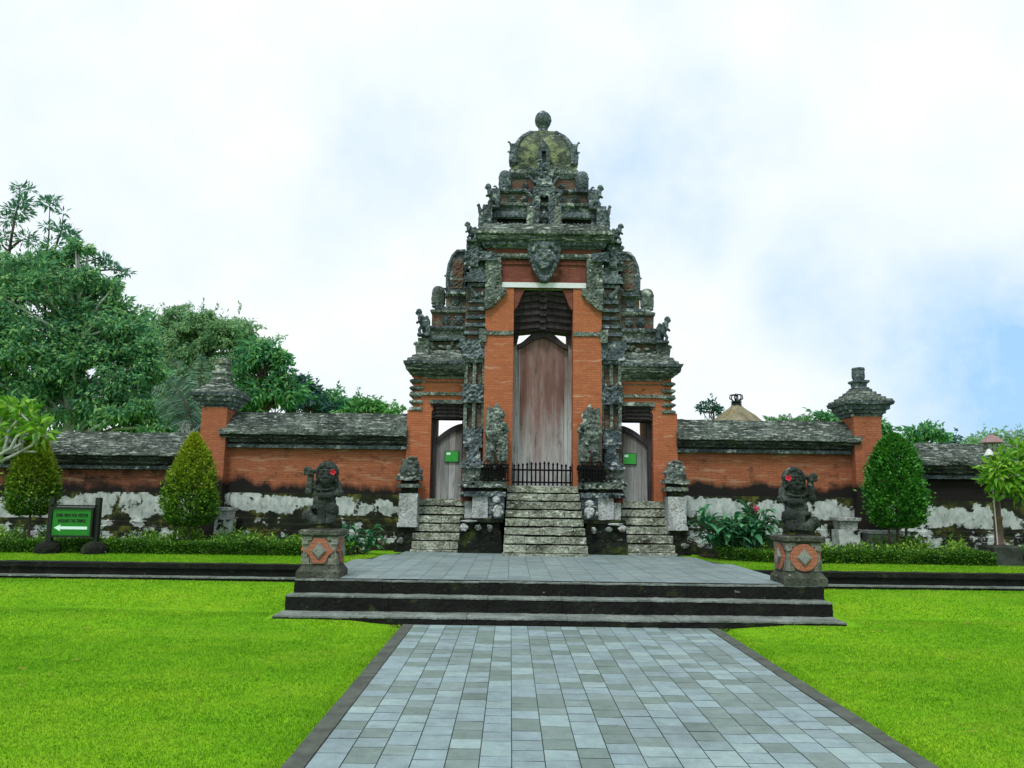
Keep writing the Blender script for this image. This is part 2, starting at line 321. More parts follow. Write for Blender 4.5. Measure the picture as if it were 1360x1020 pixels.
class MB:
    def __init__(s): s.v = []; s.f = []; s.m = []
    def quad(s, a, b, c, d, mi=0):
        i = len(s.v); s.v += [Vector(a), Vector(b), Vector(c), Vector(d)]; s.f.append((i, i+1, i+2, i+3)); s.m.append(mi)
    def box(s, x0, x1, y0, y1, z0, z1, mi=0):
        i = len(s.v)
        s.v += [Vector(p) for p in ((x0, y0, z0), (x1, y0, z0), (x1, y1, z0), (x0, y1, z0), (x0, y0, z1), (x1, y0, z1), (x1, y1, z1), (x0, y1, z1))]
        for q in ((0, 1, 5, 4), (1, 2, 6, 5), (2, 3, 7, 6), (3, 0, 4, 7), (4, 5, 6, 7), (3, 2, 1, 0)):
            s.f.append(tuple(i+k for k in q)); s.m.append(mi)
    def loft(s, prof, mi=0, cell=.09, amp=.008, carve=0.0, cs=9.0, cap=True, bottom=False):
        W = max(p[1]-p[0] for p in prof); D = max(p[3]-p[2] for p in prof)
        nx = max(1, min(60, math.ceil(W/cell))); ny = max(1, min(40, math.ceil(D/cell)))
        lev = []
        for a, b in zip(prof, prof[1:]):
            n = max(1, math.ceil(max(abs(b[i]-a[i]) for i in range(5))/cell/1.01)) if cell < 5 else 1
            for k in range(n): lev.append([a[i]+(b[i]-a[i])*k/n for i in range(5)])
        lev.append(list(prof[-1]))
        base = len(s.v); per = 2*(nx+ny)
        for L in lev:
            x0, x1, y0, y1, z = L
            ring = [(x0+(x1-x0)*i/nx, y0, 0, -1) for i in range(nx)] + [(x1, y0+(y1-y0)*j/ny, 1, 0) for j in range(ny)] + \
                   [(x1-(x1-x0)*i/nx, y1, 0, 1) for i in range(nx)] + [(x0, y1-(y1-y0)*j/ny, -1, 0) for j in range(ny)]
            for (x, y, ax, ay) in ring:
                p = disp(Vector((x, y, z)), amp)
                if carve:
                    o = orn((x if ay else y)*cs, z*cs, 3.1*ax+1.7*ay)*carve
                    p = p + Vector((ax*o, ay*o, 0))
                s.v.append(p)
        for l in range(len(lev)-1):
            for i in range(per):
                a = base+l*per+i; b = base+l*per+(i+1) % per
                s.f.append((a, b, b+per, a+per)); s.m.append(mi)
        for do, L, fl in ((cap, lev[-1], False), (bottom, lev[0], True)):
            if not do: continue
            x0, x1, y0, y1, z = L; g = len(s.v)
            for j in range(ny+1):
                for i in range(nx+1): s.v.append(disp(Vector((x0+(x1-x0)*i/nx, y0+(y1-y0)*j/ny, z)), amp))
            for j in range(ny):
                for i in range(nx):
                    a = g+j*(nx+1)+i; q = (a, a+1, a+nx+2, a+nx+1)
                    s.f.append(q[::-1] if fl else q); s.m.append(mi)
    def rbox(s, x0, x1, y0, y1, z0, z1, mi=0, cell=.1, amp=.006, carve=0.0, cs=9.0, bottom=False):
        if x1 < x0: x0, x1 = x1, x0
        s.loft([(x0, x1, y0, y1, z0), (x0, x1, y0, y1, z1)], mi, cell, amp, carve, cs, True, bottom)
    def sweepx(s, prof, x0, x1, mi=0, cell=.12, amp=.01, block=0.0, bw=.24):
        """profile of (y, z) points, front bottom to back bottom, carried along x; block makes the courses uneven slab by slab"""
        nx = max(1, math.ceil((x1-x0)/cell)); base = len(s.v); k = len(prof)
        for i in range(nx+1):
            x = x0+(x1-x0)*i/nx
            for j, (y, z) in enumerate(prof):
                p = disp(Vector((x, y, z)), amp)
                if block:
                    c = noise.cell_vector(Vector((math.floor(x/bw+(j//2)*.37), j//2, 5.5)))
                    p += Vector((0, (c.x-.5)*block, (c.y-.5)*block*.7))
                s.v.append(p)
        for i in range(nx):
            for j in range(k-1):
                a = base+i*k+j; s.f.append((a, a+k, a+k+1, a+1)); s.m.append(mi)
        s.f.append(tuple(base+j for j in range(k))); s.m.append(mi)
        s.f.append(tuple(base+nx*k+j for j in reversed(range(k)))); s.m.append(mi)
    def prism(s, poly, y0, y1, mi=0):
        """outline of (x, z) points given thickness from y0 to y1"""
        n = len(poly); i = len(s.v)
        s.v += [Vector((x, y0, z)) for x, z in poly] + [Vector((x, y1, z)) for x, z in poly]
        s.f.append(tuple(i+k for k in range(n))); s.m.append(mi)
        s.f.append(tuple(i+n+k for k in reversed(range(n)))); s.m.append(mi)
        for k in range(n):
            a, b = i+k, i+(k+1) % n
            s.f.append((b, a, a+n, b+n)); s.m.append(mi)
    def tube(s, pts, rad, n=7, mi=0, cap=True):
        pts = [Vector(p) for p in pts]; base = len(s.v)
        if not hasattr(rad, '__len__'): rad = [rad]*len(pts)
        ref = Vector((.31, .77, .55))
        for i, p in enumerate(pts):
            t = (pts[min(i+1, len(pts)-1)]-pts[max(i-1, 0)]).normalized()
            a = t.cross(ref)
            if a.length < .1: a = t.cross(Vector((1, 0, 0)))
            a.normalize(); b = t.cross(a)
            for k in range(n):
                th = 2*math.pi*k/n; s.v.append(p+(a*math.cos(th)+b*math.sin(th))*rad[i])
        for i in range(len(pts)-1):
            for k in range(n):
                a = base+i*n+k; b = base+i*n+(k+1) % n
                s.f.append((a, b, b+n, a+n)); s.m.append(mi)
        if cap:
            s.f.append(tuple(base+k for k in reversed(range(n)))); s.m.append(mi)
            s.f.append(tuple(base+(len(pts)-1)*n+k for k in range(n))); s.m.append(mi)
    def lathe(s, cx, cy, prof, n=20, mi=0, amp=0.0):
        base = len(s.v); k = len(prof)
        for r, z in prof:
            for i in range(n):
                th = 2*math.pi*i/n; s.v.append(disp(Vector((cx+r*math.cos(th), cy+r*math.sin(th), z)), amp))
        for l in range(k-1):
            for i in range(n):
                a = base+l*n+i; b = base+l*n+(i+1) % n
                s.f.append((a, b, b+n, a+n)); s.m.append(mi)
        s.f.append(tuple(base+(k-1)*n+i for i in range(n))); s.m.append(mi)
        s.f.append(tuple(base+i for i in reversed(range(n)))); s.m.append(mi)
    def sphere(s, c, r, n=8, mi=0):
        c = Vector(c); r = Vector(r) if hasattr(r, '__len__') else Vector((r, r, r))
        prof = [(math.sin(math.pi*j/n), -math.cos(math.pi*j/n)) for j in range(n+1)]
        base = len(s.v)
        for a, z in prof:
            for i in range(n+2):
                th = 2*math.pi*i/(n+2); s.v.append(c+Vector((a*math.cos(th)*r.x, a*math.sin(th)*r.y, z*r.z)))
        for l in range(n):
            for i in range(n+2):
                p = base+l*(n+2)+i; q = base+l*(n+2)+(i+1) % (n+2)
                s.f.append((p, q, q+n+2, p+n+2)); s.m.append(mi)
    def build(s, name, mats, parent=None, smooth=False):
        o = ORG[parent.name] if parent is not None else Vector((0, 0, 0))
        me = bpy.data.meshes.new(name)
        me.from_pydata([tuple(p-o) for p in s.v], [], s.f)
        me.polygons.foreach_set('material_index', s.m)
        me.update()
        return link(name, me, mats, parent, None, smooth)

def np_mesh(name, v, k=4):
    v = np.ascontiguousarray(v.reshape(-1, 3), dtype=np.float32); n = len(v)
    me = bpy.data.meshes.new(name)
    me.vertices.add(n); me.vertices.foreach_set('co', v.ravel())
    me.loops.add(n); me.loops.foreach_set('vertex_index', np.arange(n, dtype=np.int32))
    me.polygons.add(n//k); me.polygons.foreach_set('loop_start', np.arange(0, n, k, dtype=np.int32))
    me.update(calc_edges=True)
    return me
def unit(a): return a/np.maximum(np.linalg.norm(a, axis=1, keepdims=True), 1e-6)
def leaf_quads(c, d, L, w, rng, fold=.25, droop=.2, side=None):
    """folded leaves: base point c, direction d, length L and width w per leaf"""
    n = len(c); d = unit(d)
    if side is None: side = unit(np.cross(d, rng.normal(size=(n, 3))))
    up = np.cross(side, d); L = np.broadcast_to(L, (n,))[:, None]; w = np.broadcast_to(w, (n,))[:, None]
    up = np.where(up[:, 2:3] < 0, -up, up)
    mid = c+d*L*.45
    return np.stack([c, mid+side*w*.5+up*w*fold, c+d*L-up*L*droop, mid-side*w*.5+up*w*fold], 1)

# -------- sculpted stone: overlapping solids fused into one continuous surface
def sculpt(name, build, voxel, rough=.004, mat='statue_stone'):
    mb = MB(); build(mb)
    me = bpy.data.meshes.new(name+'_raw'); me.from_pydata([tuple(p) for p in mb.v], [], mb.f)
    bm = bmesh.new(); bm.from_mesh(me); bmesh.ops.recalc_face_normals(bm, faces=bm.faces); bm.to_mesh(me); bm.free()
    o = bpy.data.objects.new('tmp', me); COL.objects.link(o)
    r = o.modifiers.new('r', 'REMESH'); r.mode = 'VOXEL'; r.voxel_size = voxel
    sm = o.modifiers.new('s', 'SMOOTH'); sm.factor = .5; sm.iterations = 1
    dg = bpy.context.evaluated_depsgraph_get()
    out = bpy.data.meshes.new_from_object(o.evaluated_get(dg)); out.name = name
    bpy.data.objects.remove(o); bpy.data.meshes.remove(me)
    for v in out.vertices: v.co = disp(v.co, rough)
    out.materials.clear(); out.materials.append(M[mat])
    out.polygons.foreach_set('use_smooth', [True]*len(out.polygons)); out.update()
    return out
def mirrored(me, name):
    m2 = me.copy(); m2.name = name
    m2.transform(Matrix.Scale(-1, 4, (1, 0, 0))); m2.flip_normals()
    return m2
def limb(mb, pts, rad, n=10):
    mb.tube(pts, rad, n)
    for p, r in zip(pts, rad): mb.sphere(p, r, 8)

rnd = random.Random(5)
RNG = np.random.default_rng(11)
PZ = .472        # level of the raised terrace and plaza
GX = .67         # axis of the gate and of the path

# ================================================================== GROUND
def lawn_z(x, y):
    t = min(1, max(0, (y-9.7)/3.0)); z = .235*t*t*(3-2*t) - .012
    z += .012*math.sin(x*.9+1)*math.sin(y*.7)
    e = min(1, max(0, max(-1.5-x, x-2.8)/.7))*min(1, max(0, (y-9.2)/1.0))*(1-min(1, max(0, (y-10.3)/.6))); z += .06*e*e*(3-2*e)
    if -1.45 < x < 2.75 and y < 10.9: z = -.035
    return z
def grid(xs, ys, fz, name, mat, kind='structure'):
    v = [(x, y, fz(x, y)) for y in ys for x in xs]; nx = len(xs)
    f = [(j*nx+i, j*nx+i+1, (j+1)*nx+i+1, (j+1)*nx+i) for j in range(len(ys)-1) for i in range(nx-1)]
    me = bpy.data.meshes.new(name); me.from_pydata(v, [], f); me.update()
    o = link(name, me, mat, None, None, True); o['kind'] = kind
    return o
xs = [-500, -120, -50, -30] + [-20+.5*i for i in range(36)] + [-2, -1.75, -1.5, -1.44, -1.3, .6, 2.6, 2.74, 2.8, 3.2] + [3.5+.5*i for i in range(34)] + [30, 50, 120, 500]
ys = [-300, -60, -20, -8, -3] + [.5*i for i in range(0, 19)] + [9.25+.25*i for i in range(0, 16)] + [13.2]
grid(xs, ys, lawn_z, 'lawn', 'lawn')
grid([-900, -200, -60, -30, -15, -8, -3, 0, 2, 5, 9, 15, 30, 60, 200, 900], [13.16, 14, 15, 16, 18, 22, 30, 60, 200, 1500],
     lambda x, y: PZ-.012, 'ground', 'lawn')

# path of square slabs
def tiles(mb, x0, x1, y0, y1, sx, sy, z, jit, rr, clip=None):
    nx = round((x1-x0)/sx); sx = (x1-x0)/nx
    xw = [x0+sx*i+(rr.uniform(-.006, .006) if 0 < i < nx else 0) for i in range(nx+1)]
    for i in range(nx):
        y = y0 - rr.choice((0, 0, sy*.5, rr.uniform(0, sy)))*jit
        while y < y1:
            L = sy*rr.choice((1, 1, 1, 1, .96, 1.04, 1.5 if jit else 1))
            a, b = max(y, y0), min(y+L, y1)
            y += L
            if b-a < .03: continue
            if clip and not clip((xw[i]+xw[i+1])/2, (a+b)/2): continue
            g = .0032; h = [z+rr.uniform(-.0012, .0012) for _ in range(4)]
            X0, X1, Y0, Y1 = xw[i]+g, xw[i+1]-g, a+g, b-g
            k = len(mb.v)
            mb.v += [Vector((X0, Y0, h[0])), Vector((X1, Y0, h[1])), Vector((X1, Y1, h[2])), Vector((X0, Y1, h[3]))]
            mb.f.append((k, k+1, k+2, k+3)); mb.m.append(0)
rt = random.Random(3)
mb = MB(); tiles(mb, -1.19, 2.48, -2.0, 10.22, .204, .204, .012, 1, rt)
o = mb.build('path', ['tile', 'joint']); o['kind'] = 'structure'
mb = MB(); mb.quad((-1.19, -2, .004), (2.48, -2, .004), (2.48, 10.3, .004), (-1.19, 10.3, .004))
o = mb.build('path_bed', ['joint']); o['kind'] = 'structure'
for x0, x1 in ((-1.325, -1.192), (2.482, 2.615)):
    mb = MB(); y = -2.0
    while y < 10.2:
        y2 = min(10.22, y+rt.uniform(.7, 1.0)); mb.rbox(x0, x1, y+.003, y2, -.1, .018+rt.uniform(-.003, .003), 0, .12, .003); y = y2
    o = mb.build('path_kerb', ['border']); o['kind'] = 'structure'

# broad front steps (solid blocks, worn treads)
st = thing('stone_steps', 'broad flight of three black mouldy steps with grey treads at the end of the path', 'steps', (GX, 10.23, 0))
for (x0, x1, y0, y1, z0, z1) in ((-2.97, 4.24, 10.23, 10.70, -.1, .100), (-2.95, 4.26, 10.69, 11.02, -.1, .286), (-2.92, 4.28, 11.01, 11.72, -.1, .468)):
    mb = MB(); x = x0
    while x < x1-.01:
        x2 = x+rt.uniform(.9, 1.5)
        if x1-x2 < .5: x2 = x1
        dy = rt.uniform(-.006, .006); dz = rt.uniform(-.004, .004)
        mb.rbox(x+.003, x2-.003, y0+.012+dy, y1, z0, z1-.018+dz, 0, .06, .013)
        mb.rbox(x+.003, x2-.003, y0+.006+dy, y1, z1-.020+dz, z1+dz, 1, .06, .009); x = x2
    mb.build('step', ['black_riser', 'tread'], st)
# plaza
def in_plaza(x, y):
    lo = -2.76 if y < 13.3 else -2.76+.66*((y-13.3)/3.3)**1.3
    hi = 3.97 if y < 13.3 else 3.97-.60*((y-13.3)/3.3)**1.3
    return lo < x < hi
mb = MB(); tiles(mb, -2.76, 3.96, 11.08, 16.9, .305, .305, PZ+.008, 0, rt, in_plaza)
o = mb.build('plaza_paving', ['tile_plaza']); o['kind'] = 'structure'
mb = MB(); mb.box(-2.80, 4.0, 11.73, 13.3, -.1, PZ+.001)
k = len(mb.v)
ys_ = [13.3+.3*i for i in range(13)]
for y in ys_:
    t = min(1, max(0, (y-13.3)/3.3))**1.3
    mb.v += [Vector((-2.80+.66*t, y, PZ+.001)), Vector((4.0-.60*t, y, PZ+.001))]
for i in range(len(ys_)-1):
    mb.f.append((k+2*i, k+2*i+1, k+2*i+3, k+2*i+2)); mb.m.append(0)
o = mb.build('plaza_base', ['joint']); o['kind'] = 'structure'

# low retaining walls of the terrace
for (x0, x1, lab) in ((-45, -2.79, 'low black retaining wall with a pale ledge holding the lawn terrace left of the plaza'),
                      (3.99, 45, 'low black retaining wall with a pale ledge holding the lawn terrace right of the plaza')):
    mb = MB()
    vx0, vx1 = max(x0, -14), min(x1, 15)
    for a, b, c, am in ((vx0, vx1, .15, .012), (x0, vx0, 3, 0), (vx1, x1, 3, 0)):
        if b-a < .01: continue
        mb.sweepx([(13.10, -.1), (13.09, .30), (13.08, .395), (13.05, .40), (13.05, PZ+.004), (13.32, PZ+.004), (13.36, .30), (13.36, -.1)], a, b, 0, c, am)
        mb.sweepx([(12.93, -.1), (12.93, .262), (13.085, .264)], a, b, 0, c, am*.7)
        mb.sweepx([(12.915, .264), (12.915, .284), (13.085, .286)], a, b, 1, c, am*.4)
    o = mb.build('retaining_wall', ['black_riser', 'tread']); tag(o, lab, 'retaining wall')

# ================================================================== PERIMETER WALLS
def perimeter_wall(label, x0, x1, zr, ze, zm, zb, zp, seed, amt, brick, mould):
    w = thing('brick_wall', label, 'wall', ((x0+x1)/2, 17.75, PZ))
    mb = MB()      # stepped stone coping
    steps = 6; pf = []
    for i in range(steps):
        t0 = i/steps; y = 16.98+(17.66-16.98)*t0; z = ze+(zr-ze)*t0
        pf += [(y, z+.01), (y+.012, z+(zr-ze)/steps*.92)]
    pf = [(17.12, ze-.02), (16.98, ze-.05)] + pf + [(17.70, zr), (17.84, zr)] + [(18.5, ze), (18.38, ze-.03)]
    mb.sweepx(pf, x0, x1, 0, .10, .012, .035, .3)
    mb.build('coping', ['roof_stone'], w)
    mb = MB()      # mouldings under the eave
    h = ze-.03-zm
    mb.sweepx([(17.24, zm), (17.22, zm+h*.16), (17.22, zm+h*.30), (17.14, zm+h*.32), (17.13, zm+h*.58), (17.08, zm+h*.62), (17.06, zm+h*1.0), (18.36, zm+h), (18.3, zm)], x0, x1, 0, .12, .008, .012, .5)
    mb.sweepx([(17.17, zm-.035), (17.17, zm+.035), (17.24, zm+.035)], x0, x1, 1, .12, .006)
    mb.build('moulding', ['moulding_stone', 'stone'], w)
    mb = MB()
    mb.sweepx([(17.3, zb-.05), (17.3, zb+.3), (17.29, (zb+zm)/2+.1), (17.3, zm), (18.25, zm), (18.25, zb-.05)], x0, x1, 0, .2, .01)
    nm = mat_brick('stained_wall_brick', *brick, zb+mould, (.36, .22, .14), .56)
    mb.build('brick_face', [nm], w)
    mb = MB()
    mb.sweepx([(17.27, zp-.02), (17.265, (zp+zb)/2), (17.275, zb+.03), (17.4, zb+.04)], x0, x1, 0, .1, .008)
    pm = mat_plaster('peeling_plaster', zp-.08, zb+.03, amt)
    mb.build('plaster_band', [pm], w)
    mb = MB()      # stepped foot
    z = PZ-.05; hh = zp-z
    pf = [(17.0, z), (17.0, z+hh*.38), (17.07, z+hh*.40), (17.06, z+hh*.56), (17.14, z+hh*.58), (17.13, z+hh*.74), (17.2, z+hh*.76), (17.19, z+hh*.9), (17.25, z+hh*.92), (17.25, zp), (17.4, zp)]
    mb.sweepx(pf, x0, x1, 0, .11, .012, .02, .6)
    fm = mat_plaster('stained_foot_stone', PZ-.1, zp+.1, amt+.085)
    mb.build('stepped_foot', [fm], w)
    return w
perimeter_wall('brick wall with lichen stone coping between the left capped pillar and the gate', -6.3, GX-2.93, 3.42, 2.93, 2.64, 1.60, 1.17, 1, .49, ((.36, .128, .060), (.275, .095, .046), (.16, .06, .034), (.04, .022, .016), .555), .16)
perimeter_wall('lower dark stained wall left of the left capped pillar, behind the green signboard', -22, -6.7, 2.93, 2.44, 2.14, 1.58, 1.05, 2, .455, ((.25, .095, .052), (.18, .068, .042), (.09, .04, .028), (.018, .012, .009), .48), .12)
perimeter_wall('brick wall with dark coping between the gate and the right capped pillar, thatched roof behind', GX+2.93, 7.55, 3.38, 2.93, 2.66, 1.66, 1.20, 3, .49, ((.36, .128, .060), (.275, .095, .046), (.16, .06, .034), (.04, .022, .016), .555), .20)
perimeter_wall('lower blackened wall running right of the right capped pillar, behind the lamp post', 8.1, 24, 2.92, 2.46, 2.16, 1.62, 1.06, 4, .46, ((.05, .03, .02), (.03, .02, .015), (.015, .012, .01), (.006, .006, .006), .40), .5)

def wall_pillar(cx, hw, label, barrel, group='capped wall pillars'):
    t = thing('wall_pillar', label, 'pillar', (cx, 17.4, PZ), group)
    mb = MB(); mb.rbox(cx-hw, cx+hw, 17.08, 17.75, PZ-.02, 3.46, 0, .12, .006); mb.build('shaft', ['brick_p'], t)
    c = 17.415
    def ring(h, z): return (cx-h, cx+h, c-h, c+h, z)
    mb = MB()
    mb.loft([ring(hw+.03, 3.44), ring(hw+.05, 3.50), ring(hw+.09, 3.52), ring(hw+.10, 3.58), ring(hw+.15, 3.60), ring(hw+.16, 3.68), ring(hw+.215, 3.70), ring(hw+.23, 3.775)], 0, .07, .010, .012, 10, True, True)
    pr = []; H = hw+.21
    for i in range(5):
        t0 = i/5; pr += [ring(H-(H-.15)*t0**.8, 3.775+.30*t0), ring(H-(H-.15)*t0**.8-.01, 3.775+.30*t0+.055)]
    pr += [ring(.14, 4.08)]
    mb.loft(pr, 1, .07, .012, 0)
    mb.build('roof_cap', ['stone', 'roof_stone'], t)
    mb = MB()
    if barrel:
        mb.loft([ring(.15, 4.06), ring(.17, 4.10), ring(.12, 4.13), ring(.13, 4.2), ring(.17, 4.23), ring(.17, 4.27), ring(.10, 4.29)], 0, .06, .008)
        mb.lathe(cx, c, [(.10, 4.28), (.125, 4.30), (.14, 4.36), (.142, 4.44), (.135, 4.5), (.145, 4.53), (.13, 4.565), (.03, 4.58)], 18, 0, .012)
    else:
        mb.loft([ring(.17, 4.06), ring(.19, 4.10), ring(.14, 4.13), ring(.15, 4.2), ring(.19, 4.23), ring(.17, 4.28), ring(.12, 4.30), ring(.135, 4.44), ring(.15, 4.46), ring(.14, 4.56), ring(.06, 4.6)], 0, .05, .012, .012, 14)
    mb.build('finial', ['stone' if barrel else 'stone_pale'], t)
    return t
M['brick_p'] = mat_brick('pillar_brick', (.36, .13, .064), (.30, .10, .05), (.20, .072, .038), stain_amt=.57, mould_z=1.75)
wall_pillar(-6.45, .275, 'orange brick wall pillar with a stepped stone cap and square finial, left of the gate', False)
wall_pillar(7.72, .30, 'orange brick wall pillar with a stepped stone cap and barrel finial, right of the gate', True)

# ================================================================== THE GATE
G = thing('temple_gate', 'tall stepped brick and carved stone temple gate with a weathered wooden door and domed crown', 'temple gate', (GX, 18.1, PZ))
def X(s, a, b):
    p, q = GX+s*a, GX+s*b
    return (p, q) if p < q else (q, p)
def ringl(hx, yf, z, yb=None):
    yb = 36.2-yf if yb is None else yb
    return (GX-hx, GX+hx, yf, yb, z)
def rosette(mb, x, y, z, r, mi=0):
    """diamond boss with petals, standing proud of a wall that faces the camera"""
    for k, (q, d) in enumerate(((r, .03), (r*.68, .05), (r*.34, .075))):
        mb.prism([(x-q, z), (x, z-q), (x+q, z), (x, z+q)], y-d, y+.02, mi)
    for k in range(4):
        a = math.pi/4+k*math.pi/2
        mb.sphere((x+math.cos(a)*r*.72, y-.02, z+math.sin(a)*r*.72), (r*.26, .035, r*.26), 6, mi)
def scroll(mb, x, y, z, s, h, dx, mi=0):
    """curling flame ornament: leans sideways by dx and curls at the tip"""
    pts = []; rad = []
    for i in range(9):
        t = i/8; a = t*math.pi*1.5
        pts.append((x+s*dx*(t*1.1 - .35*max(0, t-.6)*math.sin(a)*2), y, z+h*(t if t < .8 else 1.6-t)))
        rad.append(h*.20*(1-.75*t)+.008)
    mb.tube(pts, rad, 6, mi)
    mb.sphere((x+s*dx*.75, y-.01, z+h*.72), h*.13, 6, mi)

# --- base: dark mossy stepped footing with the openings of the three stairs
mb = MB()
for s in (-1, 1):
    for (a, b, yf, z0, z1) in ((.84, 1.72, 16.30, PZ-.03, .72), (.86, 1.70, 16.36, .72, .92), (.88, 1.70, 16.42, .92, 1.10), (.82, 1.70, 16.34, 1.10, 1.17)):
        mb.rbox(*X(s, a, b), yf, 17.6, z0, z1, 0, .1, .022, .02, 7)
    for (a, b, yf, z0, z1) in ((2.62, 3.06, 16.62, PZ-.03, .70), (2.66, 3.02, 16.68, .70, .98)):
        mb.rbox(*X(s, a, b), yf, 17.6, z0, z1, 0, .1, .022, .02, 7)
    mb.rbox(*X(s, 1.6, 2.75), 17.22, 19.0, PZ-.03, 1.54, 0, .15, .01)
mb.rbox(GX-.9, GX+.9, 16.95, 19.3, PZ-.03, 1.84, 0, .2, .01)
mb.build('footing', ['stone_dark'], G)
# small carved flower stones set in the footing, white with lichen
for s in (-1, 1):
    for (a, z, w, h) in ((1.60, .98, .17, .14), (1.33, 1.0, .14, .11), (1.05, .98, .11, .14), (.93, 1.3, .2, .24), (2.95, .68, .13, .13), (.95, 1.53, .16, .14), (1.5, 1.11, .3, .05)):
        a += rnd.uniform(-.03, .03); z += rnd.uniform(-.03, .03); mb = MB(); yf = 16.27 if a < 2 else 16.60
        for k in range(12):
            th = rnd.uniform(0, 6.28); q = rnd.uniform(.3, 1)
            mb.sphere((GX+s*a+math.cos(th)*w*.42*q, yf+.02, z+math.sin(th)*h*.42*q), (w*rnd.uniform(.14, .26), .05, h*rnd.uniform(.14, .26)), 6)
        mb.sphere((GX+s*a, yf+.03, z), (w*.5, .06, h*.5), 8)
        mb.build('carved_flower_stone', ['white_plaster' if w > .15 else 'stone_pale'], G)

# --- plinths that carry the two deity statues
for s in (-1, 1):
    pl = MB()
    pl.rbox(*X(s, 1.14, 1.46), 16.50, 17.3, 1.12, 1.63, 0, .07, .010)
    pl.rbox(*X(s, 1.44, 1.62), 16.60, 17.3, 1.12, 1.52, 0, .07, .010)
    pl.build('white_panel', ['white_plaster'], G)
    pl = MB()
    for (a, b, yf, z0, z1, mi) in ((.80, 1.14, 16.52, 1.17, 1.62, 0), (.78, 1.72, 16.44, 1.62, 1.72, 0), (.84, 1.66, 16.50, 1.72, 1.80, 2), (.76, 1.74, 16.40, 1.80, 1.93, 1),
                               (.78, 1.30, 16.46, 1.93, 2.20, 2), (1.30, 1.68, 16.62, 1.93, 2.20, 1), (.74, 1.28, 16.42, 2.20, 2.27, 2), (1.26, 1.72, 16.56, 2.20, 2.28, 0)):
        pl.rbox(*X(s, a, b), yf, 17.2, z0, z1, mi, .055, .016, .024, 12)
    for k in range(60):
        a = rnd.uniform(.78, 1.7); z = rnd.choice((1.66, 1.86, 1.86, 1.95, 2.24, 1.45, 1.30)); a = a if z > 1.6 else rnd.uniform(.8, 1.12)
        pl.sphere((GX+s*a, 16.44+rnd.uniform(-.03, .05), z+rnd.uniform(-.03, .03)), (rnd.uniform(.025, .05), .05, rnd.uniform(.02, .045)), 6, rnd.choice((1, 1, 2, 3)))
    pl.build('statue_plinth', ['stone', 'stone_pale', 'stone_dark', 'white_plaster'], G)

# --- outer stone posts beside the side stairs: white shaft, lumpy carved top
def lump(mbx, cx, cy, z0, w, h, seed, mi):
    r = random.Random(seed)
    for k in range(60):
        t = r.random()**.8; q = w*(1-.6*t*t); a = r.uniform(0, 6.28)
        mbx.sphere((cx+math.cos(a)*q*r.uniform(.5, 1), cy+math.sin(a)*q*r.uniform(.5, 1), z0+h*t), (r.uniform(.04, .08), r.uniform(.04, .08), r.uniform(.025, .05)), 6, mi)
    mbx.lathe(cx, cy, [(w*.9, z0-.02), (w*.98, z0+h*.3), (w*.8, z0+h*.6), (w*.5, z0+h*.85), (w*.2, z0+h)], 12, mi, .02)
for s in (-1, 1):
    c = GX+s*2.80
    t = thing('stone_post', 'white plastered stone post with a lumpy carved cap %s' % ('left of the left side stairs' if s < 0 else 'right of the right side stairs'), 'stone post', (c, 16.75, .97), 'stone posts flanking the gate')
    mb = MB(); mb.rbox(c-.21, c+.21, 16.60, 17.0, .97, 1.06, 0, .06, .01); mb.rbox(c-.19, c+.19, 16.63, 17.0, 1.06, 1.66, 0, .06, .012); mb.build('shaft', ['white_plaster'], t)
    mb = MB(); mb.rbox(c-.15, c+.15, 16.66, 17.0, 1.66, 1.78, 1, .05, .012); mb.rbox(c-.23, c+.23, 16.58, 17.05, 1.78, 1.86, 0, .05, .012, .01, 14)
    mb.rbox(c-.17, c+.17, 16.64, 17.0, 1.86, 1.93, 1, .05, .012)
    mb.rbox(c-.25, c+.25, 16.56, 17.08, 1.93, 2.02, 0, .05, .02, .03, 12)
    lump(mb, c, 16.8, 2.02, .235, .38, 7+s, 0)
    mb.build('carved_cap', ['stone_pale', 'stone_dark'], t)
# --- main pillars
for s in (-1, 1):
    mb = MB(); mb.rbox(*X(s, .65, 1.27), 16.90, 19.3, 1.78, 6.16, 0, .16, .005)
    mb.build('pillar', ['brick'], G)
    mb = MB(); mb.rbox(*X(s, .652, 1.34), 16.872, 17.2, 5.10, 5.19, 0, .06, .008); mb.rbox(*X(s, 1.24, 1.40), 16.85, 17.15, 4.94, 5.24, 0, .05, .012, .02, 12)
    mb.build('stone_band', ['stone_pale'], G)
    # carved corner bracket
    mb = MB()
    pr = []
    for z, a in ((5.66, 1.20), (5.74, 1.10), (5.80, 1.05), (5.88, .96), (5.94, .90), (6.02, .84), (6.14, .83), (6.15, .94), (6.82, .94)):
        x0, x1 = X(s, a, 1.285); pr.append((x0, x1, 16.80, 17.0, z))
    mb.loft(pr, 0, .04, .008, .035, 13, True, True)
    mb.build('carved_bracket', ['stone_pale'], G)
    # brick filler curving in beside the corbel
    mb = MB(); mb.prism([(GX+s*.66, 5.68), (GX+s*.60, 5.72), (GX+s*.54, 5.84), (GX+s*.49, 5.98), (GX+s*.42, 6.14), (GX+s*.66, 6.14)][::s], 16.93, 17.5, 0)
    mb.build('spandrel', ['brick_red'], G)
    # jamb
    mb = MB(); mb.rbox(*X(s, .575, .66), 17.36, 17.62, 1.86, 5.36, 0, .2, .004); mb.build('door_jamb', ['wood_door'], G)
